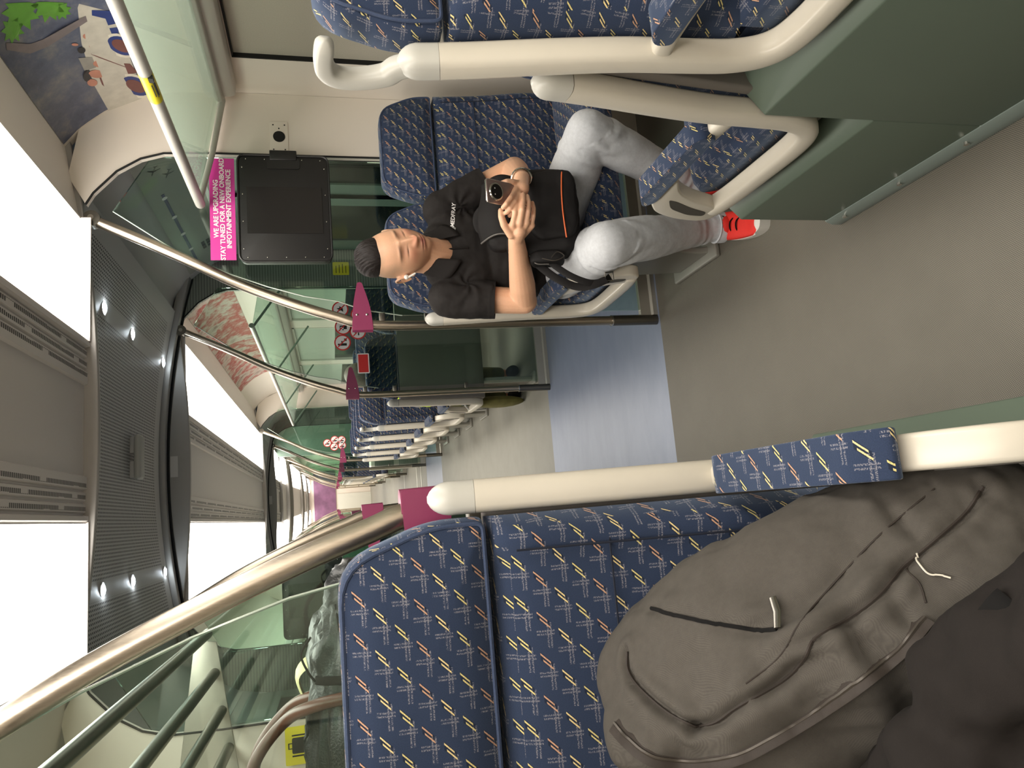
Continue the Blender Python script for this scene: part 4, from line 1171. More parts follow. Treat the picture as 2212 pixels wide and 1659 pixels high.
# leather bag on the luggage stand
MT['leather'] = None
lm = NT('dark_green_leather'); co = lm.coord(); nA = lm.noise(co, 260, 3, .6); nB = lm.noise(co, 14, 5, .6)
lm.l(lm.mix(nB, lin((9, 12, 11)), lin((22, 27, 25))), lm.b.inputs['Base Color']); lm.b.inputs['Roughness'].default_value = .33
lm.bump(lm.math('ADD', lm.math('MULTIPLY', nA, .5), nB), .35, .004); lm.b.inputs['Specular IOR Level'].default_value = .45; MT['leather'] = lm.m
MT['brownl'] = simple('brown_leather', (96, 56, 42), .35, var=.15, scale=60)
lb = thing('leather_bag', 'dark green-black leather travel bag with brown handles behind the left headrest', 'bag', (-.83, 1.52, 1.105))
def bagpt(u, v):
    th = PI*v; ph = 2*PI*u; st, ct = math.sin(th), math.cos(th)
    x = sgn(math.cos(ph), .55)*sgn(st, .5); y = sgn(math.sin(ph), .6)*sgn(st, .5); z = sgn(ct, .6)
    p = Vector((x*.37, y*.16*(1-.35*max(0, z)), .178+z*.178*(1-.10*x*x)))
    k = fbm(p, 7, 5.)*.018+fbm(p, 16, 2.)*.010+.004*math.sin(45*fbm(p, 4, 3))
    fold = .006*math.sin(60*p.x+30*p.z+5*fbm(p, 7, 1.))*math.exp(-((p.z-.27)/.05)**2)
    return p+Vector((x*.5, y, z)).normalized()*(k+fold)
m = MB(); m.grid(bagpt, 90, 60, closeu=True); lbody = m.build('body', MT['leather'], lb, ang=180)
b2 = BVHTree.FromPolygons([tuple(v.co) for v in lbody.data.vertices], [tuple(p.vertices) for p in lbody.data.polygons])
def onbag(x, z, off): h = b2.ray_cast(Vector((x, -.6, z)), Vector((0, 1, 0))); return (h[0] if h[0] else Vector((x, -.15, z)))+Vector((0, -off, 0))
q = MB(); P_ = [onbag(.16, .34-.30*k/16, .001) for k in range(17)]; q.tube(P_, [(.008, .002)]*17, 8); q.build('zip', MT['clothblack'], lb)
q = MB(); P_ = [onbag(-.33+.62*k/30, .30-.02*math.sin(k/30*PI), .0006) for k in range(31)]; q.tube(P_, .0016, 6); q.build('seam', MT['clothblack'], lb)
q = MB(); P_ = [onbag(-.05, .33-.3*k/16, .0006) for k in range(17)]; q.tube(P_, .0014, 6); q.build('seam', MT['clothblack'], lb)
q = MB(); P_ = smoothpath([onbag(-.16, .22, .003), onbag(-.10, .235, .007), onbag(-.05, .24, .006), onbag(-.02, .25, .004)], 6); q.tube(P_, [(.024, .004)]*len(P_), 12); q.build('side_tab', MT['leather'], lb)
for dy in (-.04, .05):
    q = MB(); P_ = smoothpath([(.14, dy-.09, .25), (.125, dy-.06, .34), (.09, dy, .40), (.02, dy, .455), (-.08, dy, .46), (-.15, dy-.03, .40), (-.18, dy-.08, .25)], 8); q.tube(P_, .011, 12); q.build('handle', MT['brownl'], lb)
q = MB(); P_ = smoothpath([(.24, -.10, .345), (.22, -.14, .36), (.19, -.14, .35), (.17, -.12, .34)], 6); q.tube(P_, .002, 6); q.build('zip_cord', MT['clothblack'], lb)
q = MB(); q.tube(smoothpath([(.20, .0, .33), (.16, .02, .375), (.10, .03, .36)], 6), [(.02, .004)]*13, 10); q.build('yellow_lining', MT['pale'], lb)
def suitcase(m):
    m.prism(rline([(-.026, -.024), (.026, -.024), (.026, .02), (-.026, .02)], .006, 3), 2, .001, .0016)
    m.b2((-.036, -.024, .001), (-.031, .02, .0016)); m.b2((.031, -.024, .001), (.036, .02, .0016)); m.b2((-.010, .02, .001), (-.007, .032, .0016)); m.b2((.007, .02, .001), (.010, .032, .0016)); m.b2((-.010, .029, .001), (.010, .033, .0016))
tm_ = frame_mt((-1.14, 2.845, 1.555), (1, 0, 0), (0, 0, 1))
sticker('luggage_sticker', 'yellow sticker with a black suitcase symbol on the left wall above the leather bag', 'yellow', tm_, .125, .085, icon=suitcase)

# airplane and map marks on the coving of the right vestibule, strips of red writing
def plane(m, x, y, s, rot=0):
    pts = [(0, 1), (.1, .7), (.12, .25), (.9, -.15), (.9, -.3), (.12, -.1), (.08, -.65), (.35, -.85), (.35, -.95), (0, -.85)]
    full = pts+[(-a, b) for a, b in pts[::-1][1:-1]]
    c, s2 = math.cos(rot), math.sin(rot)
    m.add([(x+s*(a*c-b*s2), y+s*(a*s2+b*c), 0) for a, b in full], [tuple(range(len(full)))])
def over_mt(y, s=1):    # plane lying on the coving above the door: x along -Y, y up the curve
    a = Vector((s*1.265, y, 1.955)); b = Vector((s*1.10, y, 2.185)); up = (b-a).normalized(); o = (a+b)/2; x = Vector((0, -s, 0)); nrm = x.cross(up)
    return frame_mt(o+nrm*.014, x, up)
t = bpy.data.objects.new('route_map_panel', None); C.objects.link(t); t.matrix_world = over_mt(3.75); tag(t, 'route strip with small airplane marks above the right-hand doors', 'route map')
m = MB(); m.add([(-.72, -.115, 0), (.72, -.115, 0), (.72, .115, 0), (-.72, .115, 0)], [(0, 1, 2, 3)]); m.build('sheet', MT['mapbg'], t, smooth=False, uv=False)
m = MB(); plane(m, .52, .03, .035, R(60)); m.build('airplane_mark', MT['blackp'], t, smooth=False)
m = MB(); plane(m, .44, -.02, .035, R(60)); m.build('airplane_mark', MT['blackp'], t, smooth=False)
m = MB(); m.b2((-.66, .035, .001), (.30, .050, .002)); m.build('line_bar', MT['mapline'], t, smooth=False)
for k in range(5):
    m = MB(); m.cyl((-.62+k*.22, .042, .002), (-.62+k*.22, .042, .003), .014, 16); m.build('station_dot', MT['white'], t, smooth=False)
m = MB()
for k in range(6): m.b2((-.5+.035*(k % 3), -.07+.03*(k//3), .001), (-.475+.035*(k % 3), -.05+.03*(k//3), .002))
o = m.build('pictograms', MT['blackp'], t, smooth=False); o['kind'] = 'stuff'
# ---------------------------------------------------------------- people
def remeshed(mb, voxel, smooth=6, fac=.5):
    me = bpy.data.meshes.new('tmp'); me.from_pydata([tuple(v) for v in mb.v], [], mb.f)
    bm = bmesh.new(); bm.from_mesh(me); bmesh.ops.recalc_face_normals(bm, faces=bm.faces); bm.to_mesh(me); bm.free()
    o = bpy.data.objects.new('tmp', me); C.objects.link(o)
    r = o.modifiers.new('r', 'REMESH'); r.mode = 'VOXEL'; r.voxel_size = voxel
    if smooth:
        s = o.modifiers.new('s', 'SMOOTH'); s.factor = fac; s.iterations = smooth
    dg = bpy.context.evaluated_depsgraph_get(); out = bpy.data.meshes.new_from_object(o.evaluated_get(dg))
    bpy.data.objects.remove(o); bpy.data.meshes.remove(me)
    return out
def getco(me):
    a = np.zeros(len(me.vertices)*3); me.vertices.foreach_get('co', a); return a.reshape(-1, 3)
def getno(me):
    a = np.zeros(len(me.vertices)*3); me.vertices.foreach_get('normal', a); return a.reshape(-1, 3)
def setco(me, a): me.vertices.foreach_set('co', a.ravel()); me.update()
def wrap(me, name, mat, parent, origin=(0, 0, 0)):
    a = getco(me)-np.array(origin); setco(me, a); me.name = name
    me.materials.clear(); me.materials.append(mat); me.shade_smooth()
    o = bpy.data.objects.new(name, me); C.objects.link(o); o.parent = parent; return o
def wrinkle(me, fn):
    co, no = getco(me), getno(me)
    d = np.array([fn(Vector(c)) for c in co]); setco(me, co+no*d[:, None])

MT['skinm'] = None
sk = NT('skin'); att = sk.n('ShaderNodeVertexColor'); att.layer_name = 'Col'
nz = sk.noise(sk.coord(), 220, 3); 
sk.l(sk.mix(sk.math('MULTIPLY', nz, .18), att.outputs[0], lin((150, 95, 75))), sk.b.inputs['Base Color'])
sk.b.inputs['Roughness'].default_value = .46; sk.b.inputs['Subsurface Weight'].default_value = .12
sk.b.inputs['Subsurface Radius'].default_value = (.01, .004, .002); sk.b.inputs['Subsurface Scale'].default_value = .5
MT['polo'] = soft_mat('black_polo', (36, 33, 32), rough=.8, bumps=.1)
MT['jeans'] = soft_mat('pale_grey_jeans', (200, 202, 206), rough=.85, bumps=.15, mel=.15)
MT['hair'] = None
hm = NT('dark_hair'); x, y, z = hm.xyz(hm.coord()); hn = hm.noise(hm.comb(hm.math('MULTIPLY', x, 260.), hm.math('MULTIPLY', y, 26.), hm.math('MULTIPLY', z, 60.)), 1., 3)
hm.l(hm.mix(hn, lin((10, 8, 8)), lin((40, 31, 29))), hm.b.inputs['Base Color']); hm.b.inputs['Roughness'].default_value = .6; hm.b.inputs['Specular IOR Level'].default_value = .3; hm.bump(hn, .8, .004); MT['hair'] = hm.m
MT['redshoe'] = simple('red_shoe_mesh', (226, 44, 34), .7, var=.12, scale=300, bump=.3, bscale=900)
MT['rubber'] = simple('white_rubber', (226, 222, 214), .5)
MT['bagblack'] = soft_mat('black_bag_cloth', (27, 25, 25), rough=.7, bumps=.1)
MT['orange'] = simple('orange_piping', (232, 110, 60), .5)
MT['phone'] = simple('phone_back_grey', (150, 128, 122), .25, .4)
MT['neon'] = simple('neon_yellow_strap', (205, 235, 40), .6)

ORG = Vector((.50, 2.45, 0))
man = thing('person', 'man in black polo and pale jeans sitting with phone in hand, eyes lowered', 'person', ORG)
man['label'] = 'man in a black polo and pale jeans, seated, looking down at a phone'
# head frame
HC = Vector((.462, 2.345, 1.156))
Hu = Vector((-math.sin(R(11)), -.16, 1)).normalized()
Hf = Vector((.06, -1, -.10)); Hf = (Hf-Hu*Hf.dot(Hu)).normalized(); Hx = Hu.cross(Hf).normalized()
def hp(x, y, z): return HC+Hx*x+Hf*y+Hu*z
HB = np.array([Hx, Hf, Hu])
def headshape():
    m = MB()
    def fn(u, v):
        th = PI*v; ph = 2*PI*u; x = math.sin(th)*math.cos(ph); y = math.sin(th)*math.sin(ph); z = math.cos(th)
        X = .0775*sgn(x, .94); Y = .092*y; Z = .122*z
        if z < 0:
            k = -z; X *= 1-.34*k**2.0; 
            if y < 0: Y *= 1-.25*k
            else: Y *= 1-.06*k
        else: X *= 1+.0*z
        if y > 0: Y *= 1-.10*abs(x)**2
        if y < 0: Y *= 1.10
        return hp(X, Y, Z)
    m.grid(fn, 64, 48, closeu=True); return m
body = MB(); hs = headshape(); body.add(hs.v, hs.f)
sh_r, el_r, wr_r = Vector((.330, 2.43, .985)), Vector((.298, 2.37, .735)), Vector((.425, 2.125, .812))
sh_l, el_l, wr_l = Vector((.655, 2.44, .985)), Vector((.780, 2.37, .728)), Vector((.628, 2.125, .775))
body.cap(hp(0, -.03, -.05), Vector((.482, 2.425, 1.0)), .058, .068, 20)
body.cap(hp(.0, .02, -.085), Vector((.482, 2.40, 1.0)), .035, .05, 16)
body.cap((.36, 2.44, .97), (.62, 2.45, .97), .055, .055, 16)
body.ball((.49, 2.46, .86), (.115, .075, .14), 20); body.ball((.50, 2.47, .66), (.12, .09, .14), 20)
for sh, el, wr in ((sh_r, el_r, wr_r), (sh_l, el_l, wr_l)):
    body.cap(sh, el, .050, .044, 20)
    mid = el.lerp(wr, .28); body.cap(el, mid, .042, .044, 20); body.cap(mid, wr, .044, .0255, 20)
hip_r, kn_r, an_r = Vector((.425, 2.47, .570)), Vector((.385, 2.055, .535)), Vector((.492, 2.19, .125))
hip_l, kn_l, an_l = Vector((.59, 2.47, .565)), Vector((.800, 2.13, .535)), Vector((.70, 2.27, .125))
for h, k, a in ((hip_r, kn_r, an_r), (hip_l, kn_l, an_l)):
    body.cap(h, k, .075, .055, 16); body.cap(k, a, .052, .034, 16); body.cap(a, a+Vector((0, -.02, -.05)), .028, .026, 12)
# hands -----------------------------------------------------------------------
def finger(mb, pts, r0, r1):
    P_ = [Vector(p) for p in pts]; n = len(P_)-1
    for i in range(n):
        a = r0+(r1-r0)*i/n; b = r0+(r1-r0)*(i+1)/n; mb.cap(P_[i], P_[i+1], a, b, 12)
def PX(x, y, Y): return at(x, y, Y=Y)
# right hand: back of the hand to the camera, fingers along +X below the phone
k_i, k_m, k_r, k_p = PX(1108, 484, 2.055), PX(1123, 480, 2.045), PX(1137, 481, 2.05), PX(1148, 487, 2.065)
for k in (k_i, k_m, k_r, k_p): body.cap(wr_r.lerp(k, .12), k, .0165, .0115, 14)
body.cap(wr_r, PX(1122, 500, 2.075), .024, .021, 16)
finger(body, [k_i, PX(1113, 458, 2.030), PX(1117, 440, 2.035), PX(1120, 426, 2.048)], .0098, .0075)
finger(body, [k_m, PX(1128, 452, 2.020), PX(1130, 433, 2.028), PX(1130, 420, 2.045)], .0100, .0076)
finger(body, [k_r, PX(1141, 456, 2.028), PX(1142, 438, 2.036), PX(1139, 424, 2.052)], .0095, .0073)
finger(body, [k_p, PX(1152, 466, 2.045), PX(1153, 451, 2.052), PX(1150, 438, 2.062)], .0084, .0066)
finger(body, [PX(1104, 508, 2.085), PX(1089, 486, 2.065), PX(1083, 468, 2.055), PX(1082, 455, 2.055)], .0135, .0088)
# left hand: holds the phone from behind, index finger across its back
body.cap(wr_l, PX(1128, 408, 2.075), .024, .022, 16)
l_i, l_m, l_r, l_p = PX(1112, 416, 2.055), PX(1120, 420, 2.06), PX(1127, 424, 2.07), PX(1133, 428, 2.08)
for k in (l_i, l_m, l_r, l_p): body.cap(wr_l.lerp(k, .15), k, .0165, .0112, 14)
finger(body, [l_i, PX(1103, 428, 2.022), PX(1094, 440, 2.020), PX(1087, 448, 2.030)], .0096, .0076)
finger(body, [l_m, PX(1112, 436, 2.030), PX(1102, 450, 2.030), PX(1094, 459, 2.042)], .0096, .0076)
finger(body, [l_r, PX(1119, 442, 2.045), PX(1109, 457, 2.050), PX(1101, 466, 2.060)], .0092, .0072)
finger(body, [l_p, PX(1128, 446, 2.065), PX(1120, 458, 2.072), PX(1112, 466, 2.080)], .0082, .0066)
finger(body, [PX(1120, 398, 2.085), PX(1105, 394, 2.065), PX(1095, 393, 2.060), PX(1085, 396, 2.066)], .0130, .0088)
# ears
for sx in (-1, 1):
    rot = Matrix.Identity(3)
    c = hp(sx*.079, -.012, -.004)
    pts = []
    for k in range(11):
        an = R(-70)+k/10*R(265); pts.append(hp(sx*(.083+.007*math.sin(k/10*PI)), -.016-.016*math.cos(an)*1.0-.004, -.002+.030*math.sin(an)))
    body.tube(pts, .0045, 8); m2 = MB(); m2.ball((0, 0, 0), (.0045, .016, .026), 14)
    body.add([hp(sx*.081+v.x+sx*abs(v.y)*.0, -.016+v.y, -.002+v.z) for v in m2.v], m2.f)
    body.ball(hp(sx*.079, -.004, -.031), .0075, 10)
bme = remeshed(body, .0026, 5, .5)
co = getco(bme); no = getno(bme)
L = (co-np.array(HC)) @ HB.T                          # head-local coordinates
x, y, z = L[:, 0], L[:, 1], L[:, 2]
near = (np.abs(x) < .11) & (np.abs(y) < .14) & (z > -.14) & (z < .15)
front = near & (y > .02)
fr = np.where(front, np.clip((y-.02)/.03, 0, 1), 0)
def G(cx, cz, sx, sz, p=2): return np.exp(-(np.abs((x-cx)/sx)**p)-(np.abs((z-cz)/sz)**p))
d = np.zeros(len(co))
bridge = np.clip((.016-z)/.052, 0, 1)*(z > -.045)
d += fr*(.004+.020*bridge)*np.exp(-(x/(.0075+.004*bridge))**2)*np.exp(-(np.clip(z-.016, 0, 9)/.012)**2)*np.exp(-(np.clip(-.036-z, 0, 9)/.0055)**2)
d += fr*.010*(G(.0125, -.032, .0075, .0085)+G(-.0125, -.032, .0075, .0085))
d -= fr*.0085*(G(.031, .004, .019, .012)+G(-.031, .004, .019, .012))
d += fr*.0050*(G(.031, .001, .015, .008)+G(-.031, .001, .015, .008))
d -= fr*.0022*(G(.031, -.0055, .016, .0018)+G(-.031, -.0055, .016, .0018))
d += fr*.0035*(G(.032, .022, .022, .006)+G(-.032, .022, .022, .006))
d += fr*.0045*(G(.043, -.022, .020, .020)+G(-.043, -.022, .020, .020))
d += fr*.0050*G(0, -.058, .030, .016)
d += fr*.0055*G(0, -.0575, .020, .0036)+fr*.0065*G(0, -.0685, .017, .0046)
d -= fr*.0036*G(0, -.0628, .024, .0016)
d -= fr*.0030*G(0, -.0785, .018, .004)
d += fr*.0070*G(0, -.096, .022, .013)
d -= fr*.0018*G(0, -.047, .0035, .006)
d -= fr*.002*(G(.023, -.05, .004, .016)+G(-.023, -.05, .004, .016))
co = co+d[:, None]*np.array(Hf)[None, :]
setco(bme, co)
base = np.array(lin((232, 182, 148)))
col = np.tile(base, (len(co), 1))
def blend(mask, rgb):
    global col
    c = np.array(lin(rgb)); mk = np.clip(mask, 0, 1)[:, None]; col = col*(1-mk)+c[None, :]*mk
blend(fr*.5*(G(.04, -.025, .022, .018)+G(-.04, -.025, .022, .018)+G(0, -.03, .014, .012)), (226, 140, 118))
blend(fr*.9*(G(0, -.0575, .021, .0042)+G(0, -.0685, .018, .0058)), (190, 98, 96))
blend(fr*.85*G(0, -.0628, .023, .0014), (120, 58, 56))
blend(fr*.55*(G(.031, .005, .019, .008)+G(-.031, .005, .019, .008)), (186, 128, 106))
lash = lambda sx: G(sx*.031, -.0058-.0, .0155, .0018, 2)
blend(fr*.95*(lash(1)+lash(-1)), (38, 26, 24))
brow = lambda sx: np.exp(-((np.abs(x-sx*.034)/.021)**4))*np.exp(-((z-(.0215-.12*(np.abs(x)-.034)))/.0042)**2)
blend(fr*.75*(brow(1)+brow(-1)), (84, 60, 50))
blend(fr*.9*(G(.0065, -.0395, .0032, .0022)+G(-.0065, -.0395, .0032, .0022)), (80, 40, 34))
stub = near & ~(front & (np.abs(x) < .055))
s1 = np.where(near, np.clip((z-.008)/.03, 0, 1)*np.clip(((np.abs(x)-.052)/.016), 0, 1)+np.clip((-.0-y)/.03, 0, 1)*np.clip((z+.02)/.04, 0, 1), 0)
blend(.5*np.clip(s1, 0, 1), (128, 118, 98))
s2 = np.where(near, np.clip((z-.066)/.012, 0, 1), 0); blend(.35*s2, (140, 124, 100))
blend(fr*.18*np.clip((-.035-z)/.03, 0, 1), (170, 128, 108))
ca = bme.color_attributes.new('Col', 'FLOAT_COLOR', 'POINT')
ca.data.foreach_set('color', np.c_[col, np.ones(len(col))].ravel())
bo = wrap(bme, 'body', sk.m, man, ORG)

# hair: swept-back top with raised front
hm_ = MB()
def hairpt(u, v):
    th = PI*v; ph = 2*PI*u; X = math.sin(th)*math.cos(ph); Y = math.sin(th)*math.sin(ph); Z = math.cos(th)
    zz = .080+.062*(Z if Z > 0 else Z*.30)
    yy = -.012+.080*Y*(1.0 if Y < 0 else .98); xx = .0605*sgn(X, .85)*(1-.0*Y)
    if Z > 0: zz += .012*max(0, Y)*Z
    g_ = .0030*math.sin(xx*700+2.5*fbm((xx, yy*.5, zz), 30, 2))*max(.15, Z)+.003*fbm((xx*6, yy*.6, zz), 14, 5)
    return hp(xx, yy, zz)+Hu*g_
hm_.grid(hairpt, 140, 70, closeu=True)
o = hm_.build('hair', MT['hair'], None, ang=180, uv=False)
o.data.transform(Matrix.Translation(-ORG)); o.parent = man
# ear bud
m = MB(); m.ball(hp(-.086, .001, -.004)-ORG, .0085, 14); m.cap(hp(-.089, .004, -.008)-ORG, hp(-.084, .018, -.030)-ORG, .0035, .003, 10)
m.build('earbud', MT['rubber'], man)

# polo shirt
sh = MB()
sh.ball((.49, 2.455, .90), (.165, .118, .13), 28); sh.ball((.50, 2.45, .76), (.160, .135, .15), 28); sh.ball((.505, 2.47, .64), (.165, .14, .12), 28)
sh.cap((.375, 2.44, .965), (.605, 2.45, .965), .072, .072, 20); sh.cap((.43, 2.43, 1.0), (.54, 2.43, 1.0), .062, .062, 20)
for s_h, e_l in ((sh_r, el_r), (sh_l, el_l)):
    d_ = (e_l-s_h); sh.cap(s_h, s_h+d_*.30, .069, .066, 24)
    p0, p1 = s_h+d_*.25, s_h+d_*.60
    sh.tube([p0, p0.lerp(p1, .5), p1], [.067, .066, .065], 24)
sm = remeshed(sh, .0045, 6, .5)
def shirtw(p):
    w = .0045*fbm(p, 9, 4)+.002*fbm(p, 24, 7)
    for a_, k_, r_ in ((Vector((.36, 2.36, .93)), 80, .10), (Vector((.64, 2.37, .93)), 80, .10)):
        dd = (p-a_).length
        if dd < r_*2: w += .0030*math.sin(math.atan2(p.z-a_.z, p.x-a_.x)*6+7*dd/r_+2*fbm(p, 8, 1))*math.exp(-(dd/r_)**2)
    w += .003*math.sin((p.z*70+p.x*25)+3*fbm(p, 8, 9))*math.exp(-((p.z-.72)/.12)**2)
    return w
wrinkle(sm, shirtw)
shirt = wrap(sm, 'polo_shirt', MT['polo'], man, ORG)
sbv = BVHTree.FromPolygons([tuple(v.co) for v in sm.vertices], [tuple(p.vertices) for p in sm.polygons])
def onshirt(px_, py_, off=.002):
    """point of the shirt (in the man's own frame) seen at a pixel of the photo"""
    o_ = CAMP-ORG; d_ = ray(px_, py_).normalized(); h = sbv.ray_cast(o_, d_)
    return (h[0]-d_*off) if h[0] else None
# sleeve hems
for s_h, e_l in ((sh_r, el_r), (sh_l, el_l)):
    p1 = s_h+(e_l-s_h)*.595-ORG; d_ = (e_l-s_h).normalized()
    m = MB(); m.tube([p1-d_*.010, p1+d_*.006], [.0655, .0648], 28, cap=False); m.tube([p1-d_*.012, p1-d_*.010], [.0660, .0660], 28, cap=False); m.build('sleeve_cuff', MT['polo'], shirt)
# collar: two flaps round the neck
m = MB()
NB = Vector((.478, 2.405, 1.035))-ORG
def collar(u, v):
    an = R(-62)+u*R(304)+PI/2*0
    an = u*R(300)+R(-60)              # opening at the front (-Y)
    ax = math.sin(an+PI*0+R(0)); ay = math.cos(an)
    r0 = .066; r1 = .094+.010*math.cos(2*an)
    rr = r0+(r1-r0)*v; zz = .034*(1-v)**.6-.030*v
    fy = max(0, -math.cos(an+0))
    back = math.cos(an)
    a2 = -PI+.50+u*(2*PI-1.0)
    X = math.sin(a2)*rr; Y = math.cos(a2)*rr*.92
    front = max(0, -math.cos(a2)); zz -= .048*front**1.5+.02*v*front
    return NB+Vector((X, Y, zz))
m.grid(collar, 60, 8)
o = m.build('collar', MT['polo'], shirt, ang=180); so = o.modifiers.new('t', 'SOLIDIFY'); so.thickness = .0035
# placket
pts = [onshirt(*p, .002) for p in ((952, 541), (965, 540), (980, 538), (995, 537), (1012, 536))]
pts = [p for p in pts if p]
if len(pts) > 2:
    m = MB(); m.tube(pts, [(.0125, .0022)]*len(pts), 10); m.build('placket', MT['polo'], shirt)
# lettering on the chest and sleeve, laid on the cloth
def cloth_text(name, txt, size, c, dirx, mat, shear=0., bold=0.):
    """write along a direction of the photo, wrapped on the shirt"""
    vs, fs = text_mesh(txt, size, shear=shear, bold=bold); out = []; ok = True
    dx = Vector(dirx).normalized(); dy = Vector((dx.y, -dx.x)) if False else Vector((-dx.y, dx.x))
    for v in vs:
        q = onshirt(c[0]+dx.x*v.x+dy.x*v.y*-1, c[1]+dx.y*v.x+dy.y*v.y*-1, .0025)
        if q is None: return None
        out.append(q)
    mb = MB(); mb.add(out, fs); return mb.build(name, MT[mat], shirt, smooth=False, uv=False)
cloth_text('chest_lettering', 'MEDFRAY', 11.8, (979, 465), (.07, -1), 'white', .12, .25)
cloth_text('chest_bars', 'll', 12.5, (980, 494), (.07, -1), 'white', .12, .3)
cloth_text('sleeve_lettering', 'cu', 11, (1001, 379), (.25, -1), 'white', .1)

# jeans
jn = MB()
jn.ball((.515, 2.49, .56), (.150, .13, .10), 24)
for h, k, a in ((hip_r, kn_r, an_r), (hip_l, kn_l, an_l)):
    jn.cap(h, h.lerp(k, .6), .092, .088, 24); jn.cap(h.lerp(k, .6), k, .088, .074, 24); md = k.lerp(a, .38); jn.cap(k, md, .074, .072, 24); jn.cap(md, a+(k-a)*.0, .072, .052, 24); jn.cap(a, a+Vector((0, -.012, -.030)), .050, .050, 20)
jm = remeshed(jn, .005, 5, .5)
def jeanw(p):
    w = .0025*fbm(p, 6, 2)+.001*fbm(p, 24, 3)
    for k, h, a in ((kn_r, hip_r, an_r), (kn_l, hip_l, an_l)):
        dd = (p-k).length
        ax = (h-k).normalized()-(k-a).normalized()*0
        w += .0036*math.sin(((p-k).dot(ax))*115+2.2*fbm(p, 10, 6))*math.exp(-((dd-.09)/.04)**2)*(1 if (p-k).dot((h-k).normalized()+(a-k).normalized()) > 0 else .15)
        dh = (p-h).length; w += .004*math.sin((p-h).dot((k-h).normalized())*80+3*fbm(p, 9, 1))*math.exp(-(dh/.14)**2)
        da = (p-a).length; w += .004*math.sin((p-a).dot((k-a).normalized())*150+2*fbm(p, 14, 1))*math.exp(-(da/.07)**2)
    return w
wrinkle(jm, jeanw)
jo = wrap(jm, 'jeans', MT['jeans'], man, ORG)
for a, k in ((an_r, kn_r), (an_l, kn_l)):
    d_ = (k-a).normalized(); p = a+Vector((0, -.012, -.055))-ORG; d_ = Vector((0, .05, 1)).normalized(); m = MB(); m.tube([p-d_*.014, p, p+d_*.018], [.052, .0535, .052], 28); m.tube([p+d_*.018, p+d_*.020], .0545, 28); m.build('cuff', MT['jeans'], jo)
# shoes
def shoe(heel, toe, name='shoe'):
    heel = Vector(heel); toe = Vector(toe); d_ = (toe-heel); Ls = d_.length; d_.normalize(); sx = Vector((-d_.y, d_.x, 0))
    up = Vector((0, 0, 1)); o = Vector(heel)-ORG
    def P_(a, b, c): return o+d_*a*Ls+sx*b+up*c
    m = MB()
    def up_fn(u, v):
        an = 2*PI*u; t = v
        w = .036+.012*math.sin(PI*min(1, t*1.1))**1.0-.006*(t < .2); w *= min(1, ((1.02-t)/.14))**.5 if t > .86 else 1; w *= min(1, (t+.03)/.07)**.5
        h = .092-.0*t if t < .25 else .092-.050*min(1, (t-.25)/.55); h *= min(1, ((1.02-t)/.12))**.5 if t > .88 else 1
        ca, sa = math.cos(an), math.sin(an)
        return P_(t, w*sgn(ca, .8), .018+max(0, (h-.018))*(.5+.5*sgn(sa, .7)))
    m.grid(up_fn, 28, 24, closeu=True); m.f.append(tuple(i*24 for i in range(28))); m.f.append(tuple(i*24+23 for i in range(28)))
    so_ = m.build(name, MT['redshoe'], man, ang=80)
    m = MB(); ol = []
    for k in range(40):
        an = 2*PI*k/40; t = .5+.53*math.cos(an); w = .047*sgn(math.sin(an), .7)*(1 if t > .3 else .88); ol.append((t, w))
    vs = [P_(t, w, 0) for t, w in ol]+[P_(t, w*1.02, .026+(.012 if t > .9 else 0)) for t, w in ol]
    m.add(vs, [tuple(range(40)), tuple(range(79, 39, -1))]+[(k, (k+1) % 40, 40+(k+1) % 40, 40+k) for k in range(40)]); m.build('sole', MT['rubber'], so_)
    m = MB(); m.ball(P_(.93, 0, .022), (.030, .024, .018), 16); m.build('toe_cap', MT['rubber'], so_)
    m = MB(); m.cap(P_(.40, 0, .066), P_(.22, 0, .100), .038, .047, 18); m.build('tongue', MT['redshoe'], so_)
    for k in range(4):
        t = .36+.09*k; m = MB(); h0 = .094-.050*min(1, (t-.25)/.55)
        m.tube(smoothpath([P_(t, -.026, h0-.012), P_(t+.015, -.01, h0+.001), P_(t+.02, .012, h0+.001), P_(t+.04, .028, h0-.014)], 4), .0024, 6); m.build('lace', MT['clothblack'], so_)
    m = MB(); m.tube(smoothpath([P_(.33, 0, .093), P_(.38, -.03, .095), P_(.44, -.035, .075), P_(.36, -.01, .095), P_(.40, .03, .094), P_(.48, .03, .08)], 5), .0022, 6); m.build('bow', MT['clothblack'], so_)
shoe((.522, 2.262, 0), (.440, 2.000, 0)); shoe((.705, 2.345, 0), (.665, 2.075, 0))
# bracelet on the left wrist
m = MB(); ax = (wr_l-el_l).normalized(); c = wr_l-ax*.012-ORG; u_ = ax.orthogonal().normalized(); w_ = ax.cross(u_)
m.tube([c+u_*math.cos(k/24*2*PI)*.031+w_*math.sin(k/24*2*PI)*.031 for k in range(25)], .0042, 8); bz = m.build('bracelet', MT['chrome'], man)

